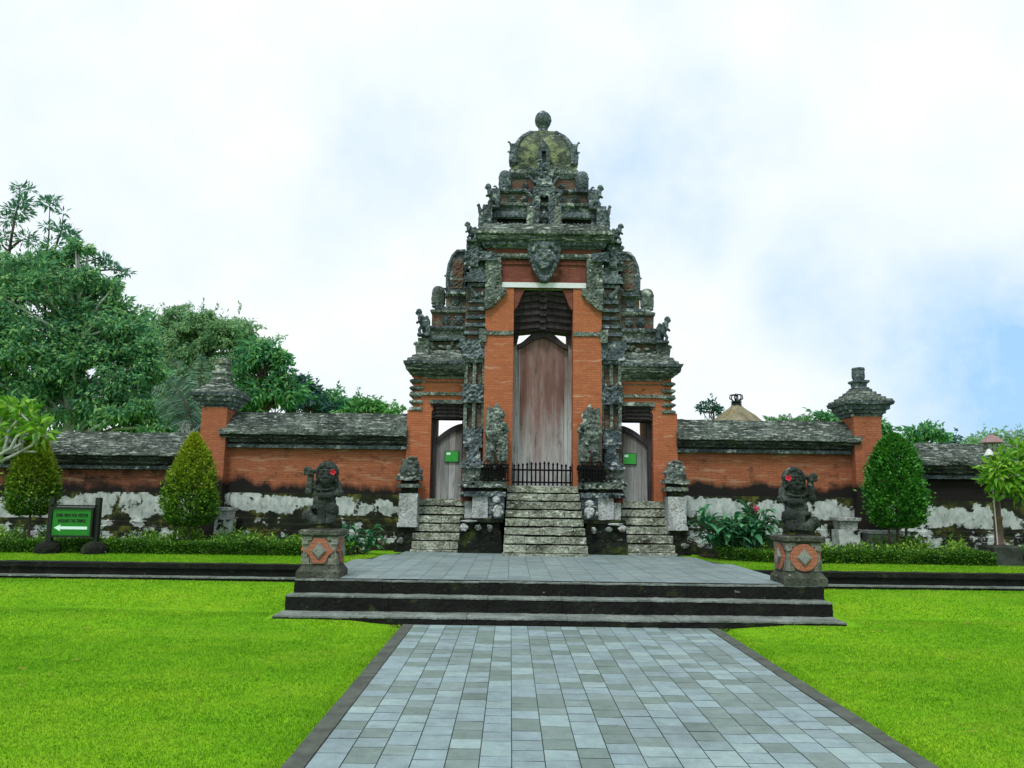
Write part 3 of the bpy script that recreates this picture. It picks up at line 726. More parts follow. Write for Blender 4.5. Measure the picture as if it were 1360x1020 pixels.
# --- dark wooden corbel: stacked beams, each with a bowed face and a small centre block
mb = MB(); tops = 6
for k in range(tops):
    z0 = 5.27+k*.146; hwid = (.66, .66, .665, .63, .54, .48)[k]; yf = 17.20-.035*k
    n = 14
    for i in range(n):
        xa, xb = -hwid+2*hwid*i/n, -hwid+2*hwid*(i+1)/n
        sag = lambda x: .020*math.cos(x/hwid*math.pi*1.0)-.02*abs(x/hwid)
        for (zl, zh, dy) in ((.0, .06, .05), (.06, .135, 0.0)):
            b = len(mb.v)
            mb.v += [Vector((GX+xa, yf+dy, z0+zl+sag(xa))), Vector((GX+xb, yf+dy, z0+zl+sag(xb))), Vector((GX+xb, 17.62, z0+zl+sag(xb))), Vector((GX+xa, 17.62, z0+zl+sag(xa))),
                     Vector((GX+xa, yf+dy, z0+zh+sag(xa))), Vector((GX+xb, yf+dy, z0+zh+sag(xb))), Vector((GX+xb, 17.62, z0+zh+sag(xb))), Vector((GX+xa, 17.62, z0+zh+sag(xa)))]
            for q in ((0, 1, 5, 4), (1, 2, 6, 5), (2, 3, 7, 6), (3, 0, 4, 7), (4, 5, 6, 7), (3, 2, 1, 0)): mb.f.append(tuple(b+e for e in q)); mb.m.append(0)
    mb.box(GX-.07, GX+.07, yf-.03, yf+.1, z0+.03, z0+.09, 0)
mb.box(GX-.64, GX+.64, 17.12, 17.62, 6.12, 6.20)
mb.build('corbel', ['wood_dark'], G)
# --- main door: three planks under an ogee frame
door = MB()
def arch(x, h0, h1, w): t = min(1, abs(x)/w); return h0+(h1-h0)*(.5+.5*math.cos(math.pi*t**1.15))+.03*max(0, 1-t*7)
def plank(mbx, xa, xb, z0, fz, y0, y1, mi):
    n = 8; top = [(GX+xa+(xb-xa)*i/n, fz(xa+(xb-xa)*i/n)) for i in range(n+1)]
    mbx.prism([(GX+xa, z0), (GX+xb, z0)] + top[::-1], y0, y1, mi)
fz = lambda x: arch(x, 4.92, 5.17, .60)
for (a, b, mi, yo) in ((-.573, -.505, 0, .02), (-.503, -.322, 1, .0), (-.320, .07, 1, .0), (.072, .27, 1, .003), (.272, .49, 1, .0), (.494, .573, 0, .02)):
    plank(door, a, b, 1.86, fz, 17.45+yo, 17.52+yo, mi)
dr = door.build('door', ['wood_door', 'wood_door_red'], G)
ar = MB(); n = 28
lo = [(x, arch(x, 4.89, 5.14, .60)) for x in [-.575+1.15*i/n for i in range(n+1)]]
hi = [(x, arch(x, 4.99, 5.33, .60)) for x in [-.575+1.15*i/n for i in range(n+1)]]
for i in range(n):
    ar.prism([(GX+lo[i][0], lo[i][1]), (GX+lo[i+1][0], lo[i+1][1]), (GX+hi[i+1][0], hi[i+1][1]), (GX+hi[i][0], hi[i][1])], 17.36, 17.52, 0)
ar.build('door_arch', ['wood_dark'], dr)
# small dark carved returns under the corbel
for s in (-1, 1):
    mb = MB()
    for k in range(5):
        a = .625-.012*k; mb.rbox(*X(s, a-.05, .645), 17.30, 17.6, 5.0+k*.055, 5.05+k*.055, 0, .05, .004)
    mb.build('corbel_end', ['wood_dark'], G)
# --- lintel, brick panel, mouldings above the door
mb = MB(); mb.rbox(GX-.93, GX+.93, 16.872, 17.1, 6.17, 6.285, 0, .25, .003); mb.build('lintel', ['white_paint'], G)
mb = MB(); mb.rbox(GX-1.26, GX+1.26, 16.93, 19.27, 6.155, 6.84, 0, .16, .005)
mb.rbox(GX-1.27, GX+1.27, 16.91, 19.29, 6.93, 7.06, 0, .16, .005)
mb.rbox(GX-.94, GX+.94, 16.90, 17.0, 6.70, 6.76, 0, .16, .004)
mb.build('brick_panel', ['brick_red'], G)
mb = MB(); mb.loft([ringl(1.30, 16.86, 6.82), ringl(1.32, 16.84, 6.93), ringl(1.27, 16.9, 6.94)], 0, .09, .007)
mb.loft([ringl(1.30, 16.88, 7.05), ringl(1.36, 16.80, 7.11), ringl(1.37, 16.79, 7.19), ringl(1.42, 16.74, 7.2)], 0, .09, .007)
for s in (-1, 1): mb.rbox(*X(s, 1.05, 1.42), 16.74, 17.05, 6.74, 6.95, 0, .05, .02, .04, 13)
mb.build('moulding', ['stone'], G)
# --- main cornice
mb = MB()
mb.loft([ringl(1.40, 16.76, 7.17), ringl(1.46, 16.69, 7.21), ringl(1.47, 16.68, 7.30), ringl(1.51, 16.64, 7.32), ringl(1.52, 16.63, 7.42), ringl(1.46, 16.70, 7.44), ringl(1.42, 16.75, 7.52), ringl(1.36, 16.82, 7.54), ringl(1.34, 16.85, 7.62)], 0, .07, .014, .012, 11, True, True)
mb.build('cornice', ['roof_stone'], G)
# --- demon mask over the lintel
def face(mbx):
    mbx.prism([(-.36, .92), (-.37, .72), (-.31, .55), (-.26, .40), (-.20, .22), (-.12, .08), (-.09, .0), (.09, .0), (.12, .08), (.20, .22), (.26, .40), (.31, .55), (.37, .72), (.36, .92)], -.02, .12)
    mbx.sphere((0, -.03, .52), (.21, .11, .25)); mbx.sphere((0, -.13, .50), (.055, .06, .06))           # head, nose
    for s in (-1, 1):
        mbx.sphere((s*.09, -.12, .60), (.055, .045, .05)); mbx.sphere((s*.09, -.12, .68), (.08, .04, .025))   # eyes, brows
        mbx.sphere((s*.045, -.12, .47), (.03, .03, .03)); mbx.sphere((s*.13, -.09, .46), (.06, .05, .06))      # nostrils, cheeks
        mbx.sphere((s*.23, -.03, .55), (.05, .05, .09)); mbx.tube([(s*.08, -.1, .37), (s*.09, -.15, .32), (s*.10, -.14, .40)], [.02, .016, .006], 6)   # ears, tusks
        for k in range(7):
            a = math.radians(20+k*22); mbx.sphere((s*.30*math.cos(a)*.9, -.05, .62+.25*math.sin(a)), (.045, .06, .045))
        for k in range(5):
            mbx.tube([(s*(.30-.045*k), -.02, .5-.1*k), (s*(.35-.05*k), -.08, .55-.1*k), (s*(.30-.045*k), -.1, .58-.1*k)], [.045, .035, .015], 6)
    mbx.sphere((0, -.1, .37), (.12, .06, .035)); mbx.sphere((0, -.1, .30), (.09, .05, .03))
    for k in range(6): mbx.sphere((-.10+.04*k, -.13, .345), (.016, .02, .022))
    mbx.sphere((0, -.06, .80), (.12, .08, .10)); mbx.sphere((0, -.10, .80), (.05, .05, .05))
    for k in range(9): mbx.sphere((-.28+.07*k, -.05, .88), (.035, .05, .05))
    for k in range(5): mbx.sphere((-.08+.04*k, -.05, .10), (.03, .05, .05))
    mbx.sphere((0, -.05, .04), (.09, .06, .05))
fm = sculpt('demon_face', face, .016, .006, 'stone')
link('demon_mask', fm, None, G, Vector((GX, 16.80, 6.27))-ORG[G.name])

# --- stepped tower above the cornice
def tier(name, prof, mats, mi=0, **k):
    b = MB(); b.loft(prof, mi, **k); return b.build(name, mats, G)
mb = MB()
mb.loft([ringl(1.12, 17.12, 7.55), ringl(1.12, 17.12, 7.80)], 1, .09, .012, .01, 9)
mb.loft([ringl(1.20, 17.04, 7.80), ringl(1.22, 17.02, 7.90), ringl(1.14, 17.10, 7.92), ringl(1.12, 17.12, 8.0)], 0, .08, .012)
mb.loft([ringl(1.10, 17.15, 8.0), ringl(1.10, 17.15, 8.10), ringl(1.16, 17.10, 8.12), ringl(1.17, 17.09, 8.20), ringl(1.07, 17.2, 8.21)], 0, .08, .012)
mb.build('tower_tier', ['stone', 'stone_dark'], G)
mb = MB(); mb.rbox(GX-1.01, GX+1.01, 17.26, 18.94, 8.2, 8.50, 0, .1, .010); mb.build('tower_tier', ['brick_old'], G)
mb = MB(); mb.loft([ringl(1.04, 17.22, 8.48), ringl(1.06, 17.20, 8.56), ringl(1.0, 17.25, 8.58)], 0, .08, .012); mb.build('tower_ledge', ['stone'], G)
mb = MB(); mb.rbox(GX-.74, GX+.74, 17.46, 18.74, 8.56, 8.95, 0, .1, .010); mb.build('tower_tier', ['brick_old'], G)
mb = MB(); mb.loft([ringl(.76, 17.44, 8.92), ringl(.80, 17.40, 8.98), ringl(.80, 17.40, 9.12), ringl(.76, 17.44, 9.14)], 0, .08, .012); mb.build('tower_ledge', ['stone'], G)
# dome: four-sided vault
mb = MB()
mb.loft([ringl(.77, 17.45, 9.13), ringl(.77, 17.45, 9.24), ringl(.71, 17.5, 9.26), ringl(.70, 17.50, 9.45), ringl(.68, 17.52, 9.62), ringl(.63, 17.57, 9.80), ringl(.55, 17.64, 9.96), ringl(.46, 17.72, 10.09), ringl(.37, 17.8, 10.18), ringl(.31, 17.86, 10.23), ringl(.30, 17.87, 10.30), ringl(.16, 18.0, 10.32)], 0, .07, .008)
dome = mb.build('dome', ['moss_stone'], G)
mb = MB()   # ribs along the dome's corners and its rim
for sx in (-1, 1):
    for (sy, yy) in ((-1, 0), (1, 0)):
        pts = [(GX+sx*h, 18.1+sy*(18.1-y)*1.0, z) for h, y, z in ((.71, 17.49, 9.24), (.70, 17.50, 9.45), (.68, 17.52, 9.62), (.63, 17.57, 9.80), (.55, 17.64, 9.96), (.46, 17.72, 10.09), (.37, 17.8, 10.18), (.30, 17.87, 10.26))]
        mb.tube(pts, [.075, .07, .07, .065, .06, .055, .05, .05], 7)
    for k, (z, h) in enumerate(((9.30, .24), (9.56, .22))):
        mb.rbox(*X(sx, .64, .80-.015*k), 17.42+.03*k, 17.7, z, z+h, 0, .05, .012, .02, 14)
        scroll(mb, GX+sx*.76, 17.5, z+h-.04, sx, .13, .06)
mb.build('dome_rib', ['stone'], G, True)
mb = MB()
mb.lathe(GX, 18.1, [(.17, 10.28), (.18, 10.34), (.12, 10.38), (.11, 10.46), (.13, 10.50), (.185, 10.58), (.205, 10.67), (.19, 10.76), (.14, 10.84), (.08, 10.89), (.02, 10.93)], 22, 0, .012)
mb.build('finial', ['stone'], dome, True)
# central carved strip with niches
mb = MB()
for (hw_, yf, z0, z1, c) in ((.34, 16.98, 7.54, 7.62, .02), (.24, 17.0, 8.32, 8.56, .05), (.17, 17.1, 8.56, 8.78, .05), (.19, 17.3, 8.78, 9.10, .05), (.14, 17.36, 9.10, 9.30, .03)):
    mb.rbox(GX-hw_, GX+hw_, yf, 17.8, z0, z1, 0, .045, .01, c, 13)
for s in (-1, 1):
    mb.rbox(*X(s, .10, .26), 16.98, 17.5, 7.62, 8.33, 0, .045, .01, .04, 13)
    mb.rbox(*X(s, .05, .13), 17.36, 17.6, 9.30, 9.56, 0, .045, .008, .02, 13)
    scroll(mb, GX+s*.26, 17.05, 8.3, s, .25, .22); scroll(mb, GX+s*.2, 17.3, 8.75, s, .2, .16); scroll(mb, GX+s*.3, 17.02, 7.95, s, .22, .12)
    scroll(mb, GX+s*.17, 17.3, 8.98, s, .18, .14)
mb.rbox(GX-.13, GX+.13, 17.36, 17.6, 9.56, 9.64, 0, .045, .008, .02, 13)
mb.sphere((GX, 17.5, 9.72), (.10, .08, .12), 8); mb.sphere((GX, 17.5, 9.86), (.045, .05, .08), 8)
for k in range(30):
    z = rnd.uniform(8.3, 9.2); mb.sphere((GX+rnd.uniform(-.2, .2), 17.02+(z-8.3)*.32, z), (rnd.uniform(.03, .055), .06, rnd.uniform(.03, .05)), 6)
mb.build('niche_strip', ['stone'], G)
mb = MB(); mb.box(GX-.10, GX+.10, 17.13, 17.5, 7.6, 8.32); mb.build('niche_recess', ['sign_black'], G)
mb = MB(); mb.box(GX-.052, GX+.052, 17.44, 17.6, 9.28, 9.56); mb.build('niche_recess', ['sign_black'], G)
def idol(mbx):
    mbx.sphere((0, 0, .30), (.055, .05, .06)); mbx.sphere((0, 0, .38), (.035, .035, .05)); mbx.sphere((0, 0, .17), (.075, .06, .11)); mbx.sphere((0, 0, .05), (.085, .07, .06))
    for s in (-1, 1): limb(mbx, [(s*.07, 0, .22), (s*.09, -.03, .14), (s*.02, -.06, .13)], [.025, .022, .018], 6)
im = sculpt('seated_idol', idol, .014, .006, 'stone')
link('niche_figure', im, None, G, Vector((GX, 17.10, 7.62))-ORG[G.name])
# rounded lingga stones and urn-shaped corner stones
def urn_mesh(mbx):
    mbx.lathe(0, 0, [(.11, 0), (.145, .01), (.145, .05), (.115, .065), (.14, .09), (.15, .14), (.153, .26), (.15, .36), (.14, .42), (.115, .465), (.07, .495), (.02, .505)], 18)
    for k in range(8):
        a = k*.785
        mbx.sphere((math.cos(a)*.15, math.sin(a)*.15, .2), (.02, .02, .055), 6); mbx.sphere((math.cos(a+.39)*.148, math.sin(a+.39)*.148, .33), (.018, .018, .04), 6); mbx.sphere((math.cos(a)*.14, math.sin(a)*.14, .10), (.028, .028, .025), 6)
um = sculpt('urn_stone', urn_mesh, .016, .005, 'stone_pale')
um2 = sculpt('urn_stone_dark', urn_mesh, .016, .005, 'stone')
def put(name, me, p, sc=1.0, rz=0.0, parent=G):
    o = link(name, me, None, parent, Vector(p)-ORG[parent.name]); o.scale = (sc, sc, sc) if not hasattr(sc, '__len__') else sc; o.rotation_euler.z = rz
    return o
for s in (-1, 1):
    for yy in (17.42, 18.78):
        put('corner_urn', um2, (GX+s*.89, yy, 8.56), (.98, .98, 1.05), .3*s)
    put('corner_urn', um, (GX+s*.30, 17.0, 7.60), (.62, .62, .95), .5)
    put('corner_urn', um2, (GX+s*1.12, 17.12, 7.6), (.45, .45, .6), .5)
    for (x, z, q) in ((.45, 8.34, .085), (.72, 8.34, .095), (.42, 8.74, .075)):
        b = MB(); rosette(b, GX+s*x, 17.26 if z < 8.5 else 17.46, z, q); b.build('rosette', ['stone'], G)
    b = MB()    # corner antefixes on the cornice
    b.rbox(*X(s, 1.17, 1.37), 16.86, 17.3, 7.55, 8.05, 0, .05, .012, .03, 13)
    b.rbox(*X(s, 1.22, 1.46), 16.92, 17.3, 7.55, 7.98, 0, .05, .012, .03, 13)
    b.rbox(*X(s, .40, 1.30), 16.94, 17.1, 7.53, 7.61, 0, .07, .01)
    b.rbox(*X(s, 1.0, 1.2), 17.14, 17.4, 7.95, 8.55, 0, .07, .012, .02, 13)
    scroll(b, GX+s*1.43, 17.0, 7.92, s, .24, .05); scroll(b, GX+s*1.22, 16.95, 8.0, -s, .16, .05); scroll(b, GX+s*1.16, 17.0, 8.2, s, .16, .08); scroll(b, GX+s*1.04, 17.2, 8.52, s, .14, .08)
    for k in range(8): scroll(b, GX+s*(.45+.09*k), 17.0, 7.58, s*rnd.choice((-1, 1)), .13, .05)
    b.build('antefix', ['stone'], G)
def dentils(name, x0, x1, yf, z, w, gap, h, d, mat='stone'):
    b = MB(); n = int((x1-x0)/(w+gap)); st_ = (x1-x0)/n
    for k in range(n):
        x = x0+st_*k+gap/2; dz = rnd.uniform(-.006, .006)
        b.prism([(x, z+h+dz), (x, z+h*.35), (x+w/2, z), (x+w, z+h*.35), (x+w, z+h+dz)], yf-d+rnd.uniform(-.006, .006), yf+.03, 0)
    b.rbox(x0-.01, x1+.01, yf-.008, yf+.06, z+h*.2, z+h+.012, 0, .1, .004, bottom=True)
    o = b.build(name, [mat], G); return o
for (hw_, yf, z, w, h, d, mt_) in ((1.30, 16.79, 7.095, .085, .085, .03, 'stone'), (1.46, 16.63, 7.30, .075, .09, .028, 'stone_pale'), (1.16, 17.02, 7.81, .075, .08, .03, 'stone'), (1.12, 17.09, 8.12, .07, .07, .03, 'stone_pale'),
                                   (1.0, 17.20, 8.49, .07, .06, .025, 'stone'), (.76, 17.40, 9.0, .07, .09, .03, 'stone_pale'), (1.25, 16.84, 6.84, .07, .08, .025, 'stone_pale')):
    dentils('dentil_row', GX-hw_, GX+hw_, yf, z, w, .03, h, d, mt_)
for s in (-1, 1):
    for (a, c, yf, z, w, h, d, mt_) in ((1.72, 2.96, 16.87, 4.44, .08, .065, .03, 'stone'), (1.72, 2.68, 17.19, 5.03, .08, .06, .025, 'stone'), (1.72, 2.62, 17.22, 5.29, .08, .06, .025, 'stone'), (1.72, 2.48, 17.25, 5.67, .07, .06, .025, 'stone_pale'), (1.72, 2.40, 17.29, 5.75, .07, .06, .02, 'stone'), (1.72, 2.16, 17.32, 6.07, .07, .06, .02, 'stone_pale')):
        dentils('dentil_row', *X(s, a, c), yf, z, w, .03, h, d, mt_)
# crouching figures
def figure(mbx):     # squat standing figure that leans outward to +x, round head
    limb(mbx, [(.04, -.03, .0), (.07, -.04, .10), (.0, -.02, .20)], [.038, .036, .05], 8)
    limb(mbx, [(-.06, .05, .0), (-.01, .05, .10), (-.03, .03, .20)], [.038, .036, .05], 8)
    limb(mbx, [(-.02, .01, .20), (.01, 0, .29), (.04, 0, .37)], [.075, .085, .08], 10)
    mbx.sphere((.09, 0, .485), (.072, .072, .08)); mbx.sphere((.15, 0, .465), (.026, .03, .026)); limb(mbx, [(.05, 0, .38), (.07, 0, .44)], [.05, .05], 8)
    limb(mbx, [(.03, -.09, .37), (.06, -.12, .27), (.12, -.05, .25)], [.034, .03, .03], 8)
    limb(mbx, [(.02, .08, .37), (-.02, .11, .28), (-.06, .05, .22)], [.034, .03, .03], 8)
    mbx.sphere((-.10, 0, .26), (.07, .08, .11)); mbx.sphere((-.12, 0, .12), (.06, .08, .12)); mbx.sphere((-.09, -.04, .36), (.045, .05, .05))
    mbx.prism([(-.17, -.03), (.11, -.03), (.11, .025), (-.17, .025)], -.10, .10)
figm = sculpt('crouching_figure', figure, .013, .0015, 'stone')
figl = mirrored(figm, 'crouching_figure_mirror')
for s in (-1, 1):
    mm = figm if s > 0 else figl
    put('roof_figure', mm, (GX+s*1.17, 16.98, 8.03), (1.0, 1.0, 1.0))
    put('roof_figure', mm, (GX+s*1.62, 16.92, 7.22), (.92, .92, .80))
    put('roof_figure', mm, (GX+s*2.66, 17.12, 5.03 if s > 0 else 5.13), (1.0, 1.0, 1.05))

# --- carved pilasters between tower and wings
for s in (-1, 1):
    b = MB(); xa, xb = X(s, 1.262, 1.72)
    b.rbox(xa, xb, 17.1, 19.2, 1.5, 6.2, 0, .2, .006)
    b.build('pilaster_core', ['brick_old'], G)
    b = MB()
    def blk(a, c, yf, z0, z1, mi=0, car=.03, yb=17.3): b.rbox(*X(s, a, c), yf, yb, z0, z1, mi, .05, .010, car, 13)
    # tapering carved foot
    for (a, c, z0, z1) in ((1.25, 1.72, 2.28, 2.36), (1.32, 1.62, 2.36, 2.56), (1.36, 1.56, 2.50, 2.66), (1.28, 1.68, 2.66, 2.74), (1.30, 1.70, 2.74, 3.06)): blk(a, c, 16.98 if z0 > 2.6 else 16.86, z0, z1, 0, .03)
    # three slim posts of the shaft
    for z0, z1 in ((3.06, 3.62), (4.04, 4.52)):
        for a in (1.285, 1.49, 1.675): blk(a-.035 if a != 1.49 else 1.455, a+.035 if a != 1.49 else 1.525, 16.99, z0, z1, 1, .006)
        for a in (1.38, 1.60):
            for z in (z0+.04, z1-.05): scroll(b, GX+s*a, 17.06, z-.05, s*(1 if a > 1.5 else -1), .12, .05, 1)
    blk(1.26, 1.73, 16.94, 3.62, 4.02, 0, .07); blk(1.30, 1.69, 16.96, 4.50, 4.58, 0, .02); blk(1.25, 1.76, 16.92, 4.58, 4.82, 0, .05); blk(1.25, 1.82, 16.94, 4.82, 5.02, 0, .04)
    # notched courses of stone and brick
    z = 5.02
    for k in range(5):
        blk(1.27, 1.66, 17.02, z, z+.10, 2, 0); blk(1.26, 1.73-.02*k, 16.95, z+.10, z+.18, 0, .006); z += .18
    blk(1.28, 1.60, 17.02, z, z+.28, 2, 0)
    blk(1.27, 1.62, 16.97, z-.02, z+.05, 0, .01)
    scroll(b, GX+s*1.46, 16.95, z+.05, s, .28, .22); scroll(b, GX+s*1.36, 16.95, z+.08, s, .16, -.05); blk(1.42, 1.60, 16.94, z+.02, z+.16, 0, .04)
    for (a, c, yf, z0, z1) in ((1.27, 1.68, 16.95, 6.20, 6.28), (1.27, 1.74, 16.86, 6.28, 6.42), (1.27, 1.70, 16.90, 6.42, 6.5), (1.27, 1.64, 16.92, 6.5, 6.58), (1.27, 1.56, 16.96, 6.58, 6.66)): blk(a, c, yf, z0, z1, 0, .016, 19.0)
    # dark carved standing piece beside the frieze
    blk(1.36, 1.74, 16.98, 6.60, 7.02, 0, .05); blk(1.40, 1.72, 16.94, 7.0, 7.26, 0, .05); blk(1.44, 1.62, 16.88, 6.64, 7.12, 0, .05)
    for k in range(14): b.sphere((GX+s*rnd.uniform(1.4, 1.75), 16.93, rnd.uniform(6.65, 7.2)), (rnd.uniform(.03, .06), .06, rnd.uniform(.03, .06)), 6, 0)
    b.build('pilaster', ['stone', 'stone_pale', 'brick_old'], G)
    # lower pilaster wall seen beside the plinth
    b = MB(); b.rbox(*X(s, 1.25, 1.73), 17.05, 17.5, 1.5, 2.3, 0, .1, .008); b.build('pilaster_base', ['brick_red'], G)
    # stele: tall rounded slab with a carved brick-red face
    b = MB()
    out = [(1.76, 6.14), (2.10, 6.14), (2.15, 6.3), (2.155, 6.55), (2.12, 6.8), (2.04, 7.0), (1.95, 7.11), (1.76, 7.12)]
    b.prism([(GX+s*x, z) for x, z in out][::s], 17.32, 18.8, 0)
    for k in range(len(out)-3): pass
    b.tube([(GX+s*x, 17.31, z) for x, z in out[1:]], .045, 7, 0)
    scroll(b, GX+s*2.14, 17.4, 6.44, s, .17, .07); scroll(b, GX+s*2.12, 17.4, 6.10, s, .22, .10); b.rbox(*X(s, 1.74, 2.14), 17.24, 17.6, 6.10, 6.20, 0, .06, .01)
    sl = b.build('stele', ['stone'], G)
    b = MB(); b.rbox(*X(s, 1.80, 2.04), 17.285, 17.34, 6.24, 6.94, 0, .04, .008, .025, 14); b.build('carved_panel', ['brick_old'], sl)

# --- side wings
for s in (-1, 1):
    b = MB(); b.rbox(*X(s, 2.42, 2.95), 17.2, 19.0, PZ, 3.47, 0, .16, .006); b.build('wing_pier', ['brick'], G)
    b = MB()
    b.rbox(*X(s, 1.70, 2.66), 17.2, 19.0, 3.71, 4.26, 0, .16, .005)
    b.rbox(*X(s, 2.40, 2.70), 17.205, 19.0, 3.46, 3.72, 0, .16, .005)
    b.rbox(*X(s, 2.64, 2.84), 17.24, 18.9, 3.46, 4.24, 0, .16, .005)
    b.build('wing_panel', ['brick'], G)
    b = MB(); z = 3.45
    for k in range(5):
        b.loft([(*X(s, 2.62, 2.88), 17.20, 18.96, z), (*X(s, 2.62, 2.92), 17.16, 19.0, z+.03), (*X(s, 2.62, 2.915), 17.165, 19.0, z+.065), (*X(s, 2.62, 2.87), 17.21, 18.96, z+.09)], 0, .08, .008, 0, 9, True, True); z += .155
    b.rbox(*X(s, 1.70, 2.90), 17.155, 17.5, 3.80, 3.87, 0, .1, .005)
    b.rbox(*X(s, 1.70, 2.46), 17.15, 17.6, 3.615, 3.70, 0, .1, .005)
    b.rbox(*X(s, 1.70, 2.62), 17.17, 17.5, 4.17, 4.25, 0, .1, .005)
    for k in range(34): b.box(*X(s, 1.72+.027*k, 1.735+.027*k), 17.178, 17.3, 4.085, 4.105)
    b.build('wing_moulding', ['stone_pale'], G)
    b = MB()
    def wr(x, yf, z): return (*X(s, 1.70, x), yf, 36.2-yf, z)
    b.loft([wr(2.72, 17.14, 4.22), wr(2.80, 17.06, 4.25), wr(2.86, 17.0, 4.30), wr(2.98, 16.92, 4.34), wr(3.0, 16.90, 4.42), wr(3.03, 16.87, 4.45), wr(3.04, 16.86, 4.51), wr(2.96, 16.94, 4.53), wr(2.95, 16.96, 4.59), wr(2.88, 17.02, 4.61), wr(2.86, 17.04, 4.67), wr(2.79, 17.10, 4.69), wr(2.77, 17.12, 4.75)], 0, .07, .016, 0, 9, True, True)
    b.build('wing_cornice', ['roof_stone'], G)
    b = MB()
    b.loft([wr(2.70, 17.24, 4.73), wr(2.68, 17.24, 4.82)], 0, .07, .014, .02, 11)
    b.loft([wr(2.62, 17.30, 4.82), wr(2.62, 17.30, 5.02)], 1, .07, .014, .02, 8)
    b.loft([wr(2.72, 17.20, 5.02), wr(2.73, 17.19, 5.08), wr(2.62, 17.27, 5.09), wr(2.60, 17.28, 5.26), wr(2.66, 17.22, 5.28), wr(2.66, 17.22, 5.36), wr(2.5, 17.32, 5.37)], 0, .07, .012, .008, 11)
    for k in range(9): b.sphere((GX+s*rnd.uniform(1.8, 2.6), 17.27, rnd.uniform(4.82, 5.0)), (rnd.uniform(.04, .09), .06, rnd.uniform(.03, .07)), 6, 0)
    b.rbox(*X(s, 2.52, 2.76), 17.12, 17.5, 4.72, 5.06, 0, .05, .014, .04, 13)
    scroll(b, GX+s*2.74, 17.2, 4.74, s, .3, .08)
    b.build('wing_tier', ['stone_pale', 'brick_old'], G)
    b = MB(); b.rbox(*X(s, 1.70, 2.48), 17.30, 18.9, 5.35, 5.70, 0, .1, .010); b.build('wing_tier', ['brick_old'], G)
    b = MB(); b.loft([wr(2.50, 17.26, 5.66), wr(2.52, 17.25, 5.73), wr(2.42, 17.3, 5.75), wr(2.44, 17.29, 5.82), wr(2.2, 17.34, 5.84)], 0, .07, .012); b.build('wing_ledge', ['stone'], G)
    b = MB(); b.rbox(*X(s, 1.70, 2.18), 17.36, 18.8, 5.82, 6.10, 0, .1, .010); b.build('wing_tier', ['brick_old'], G)
    b = MB(); b.rbox(*X(s, 1.70, 2.20), 17.32, 18.85, 6.06, 6.14, 0, .07, .012); b.build('wing_ledge', ['stone'], G)
    for x in (1.92, 2.18) if s > 0 else (1.88, 2.16):
        b = MB(); rosette(b, GX+s*x, 17.30, 5.52, .115); b.build('rosette', ['stone'], G)
    b = MB(); rosette(b, GX+s*1.97, 17.36, 5.96, .10); b.build('rosette', ['stone'], G)
    put('corner_urn', um, (GX+s*2.36, 17.44, 5.82), (1.0, 1.0, 1.0), .2)
    # doorway: dark corbel, half-arched door
    b = MB()
    for k in range(4):
        z0 = 3.30+k*.08
        b.rbox(*X(s, 1.72-.0*k, 2.43), 17.32-.02*k, 17.75, z0, z0+.04, 0, .1, .002); b.rbox(*X(s, 1.72, 2.43), 17.28-.02*k, 17.75, z0+.04, z0+.08, 0, .1, .002)
        for e in (1.74, 2.36): b.rbox(*X(s, e, e+.07), 17.25-.02*k, 17.6, z0+.015, z0+.062, 0, .05, .002)
    b.build('corbel', ['wood_dark'], G)
    b = MB(); b.rbox(*X(s, 2.33, 2.43), 17.4, 17.6, 1.56, 3.31, 0, .2, .003); b.rbox(*X(s, 1.70, 1.76), 17.4, 17.6, 1.56, 3.31, 0, .2, .003); b.build('door_jamb', ['wood_dark'], G)
    top = lambda x: 3.19-.34*max(0, (x-1.75)/.58)**1.6          # rises toward the middle of the gate
    d = MB()
    for (xa, xb, mi) in ((1.755, 1.90, 0), (1.904, 2.03, 1 if s < 0 else 0), (2.034, 2.20, 0), (2.204, 2.335, 0)):
        n = 5; tp = [(GX+s*(xa+(xb-xa)*i/n), top(xa+(xb-xa)*i/n)) for i in range(n+1)]
        d.prism(([(GX+s*xa, 1.56), (GX+s*xb, 1.56)]+tp[::-1])[::s], 17.50, 17.56, mi)
    dd_ = d.build('door', ['wood_side', 'wood_door_red'], G)
    a_ = MB(); n = 14
    for i in range(n):
        x0, x1 = 1.755+.578*i/n, 1.755+.578*(i+1)/n
        a_.prism([(GX+s*x0, top(x0)-.10), (GX+s*x1, top(x1)-.10), (GX+s*x1, top(x1)+.02), (GX+s*x0, top(x0)+.02)][::s], 17.44, 17.56, 0)
    a_.build('door_arch', ['wood_dark'], dd_)
    # green notice on the door
    sx_ = GX+s*(1.975 if s < 0 else 1.94)
    sg = thing('door_sign', 'small green notice fixed to the grey wooden %s side door of the gate' % ('left' if s < 0 else 'right'), 'sign', (sx_, 17.48, 2.36))
    b = MB(); b.box(sx_-.155, sx_+.155, 17.465, 17.495, 2.355, 2.605); b.build('frame', ['sign_black'], sg)
    b = MB(); b.box(sx_-.143, sx_+.143, 17.457, 17.47, 2.367, 2.593); b.build('panel', ['sign_light'], sg)
    b = MB(); b.box(sx_-.115, sx_-.03, 17.452, 17.46, 2.515, 2.565); b.build('pale_patch', ['sign_white'], sg)

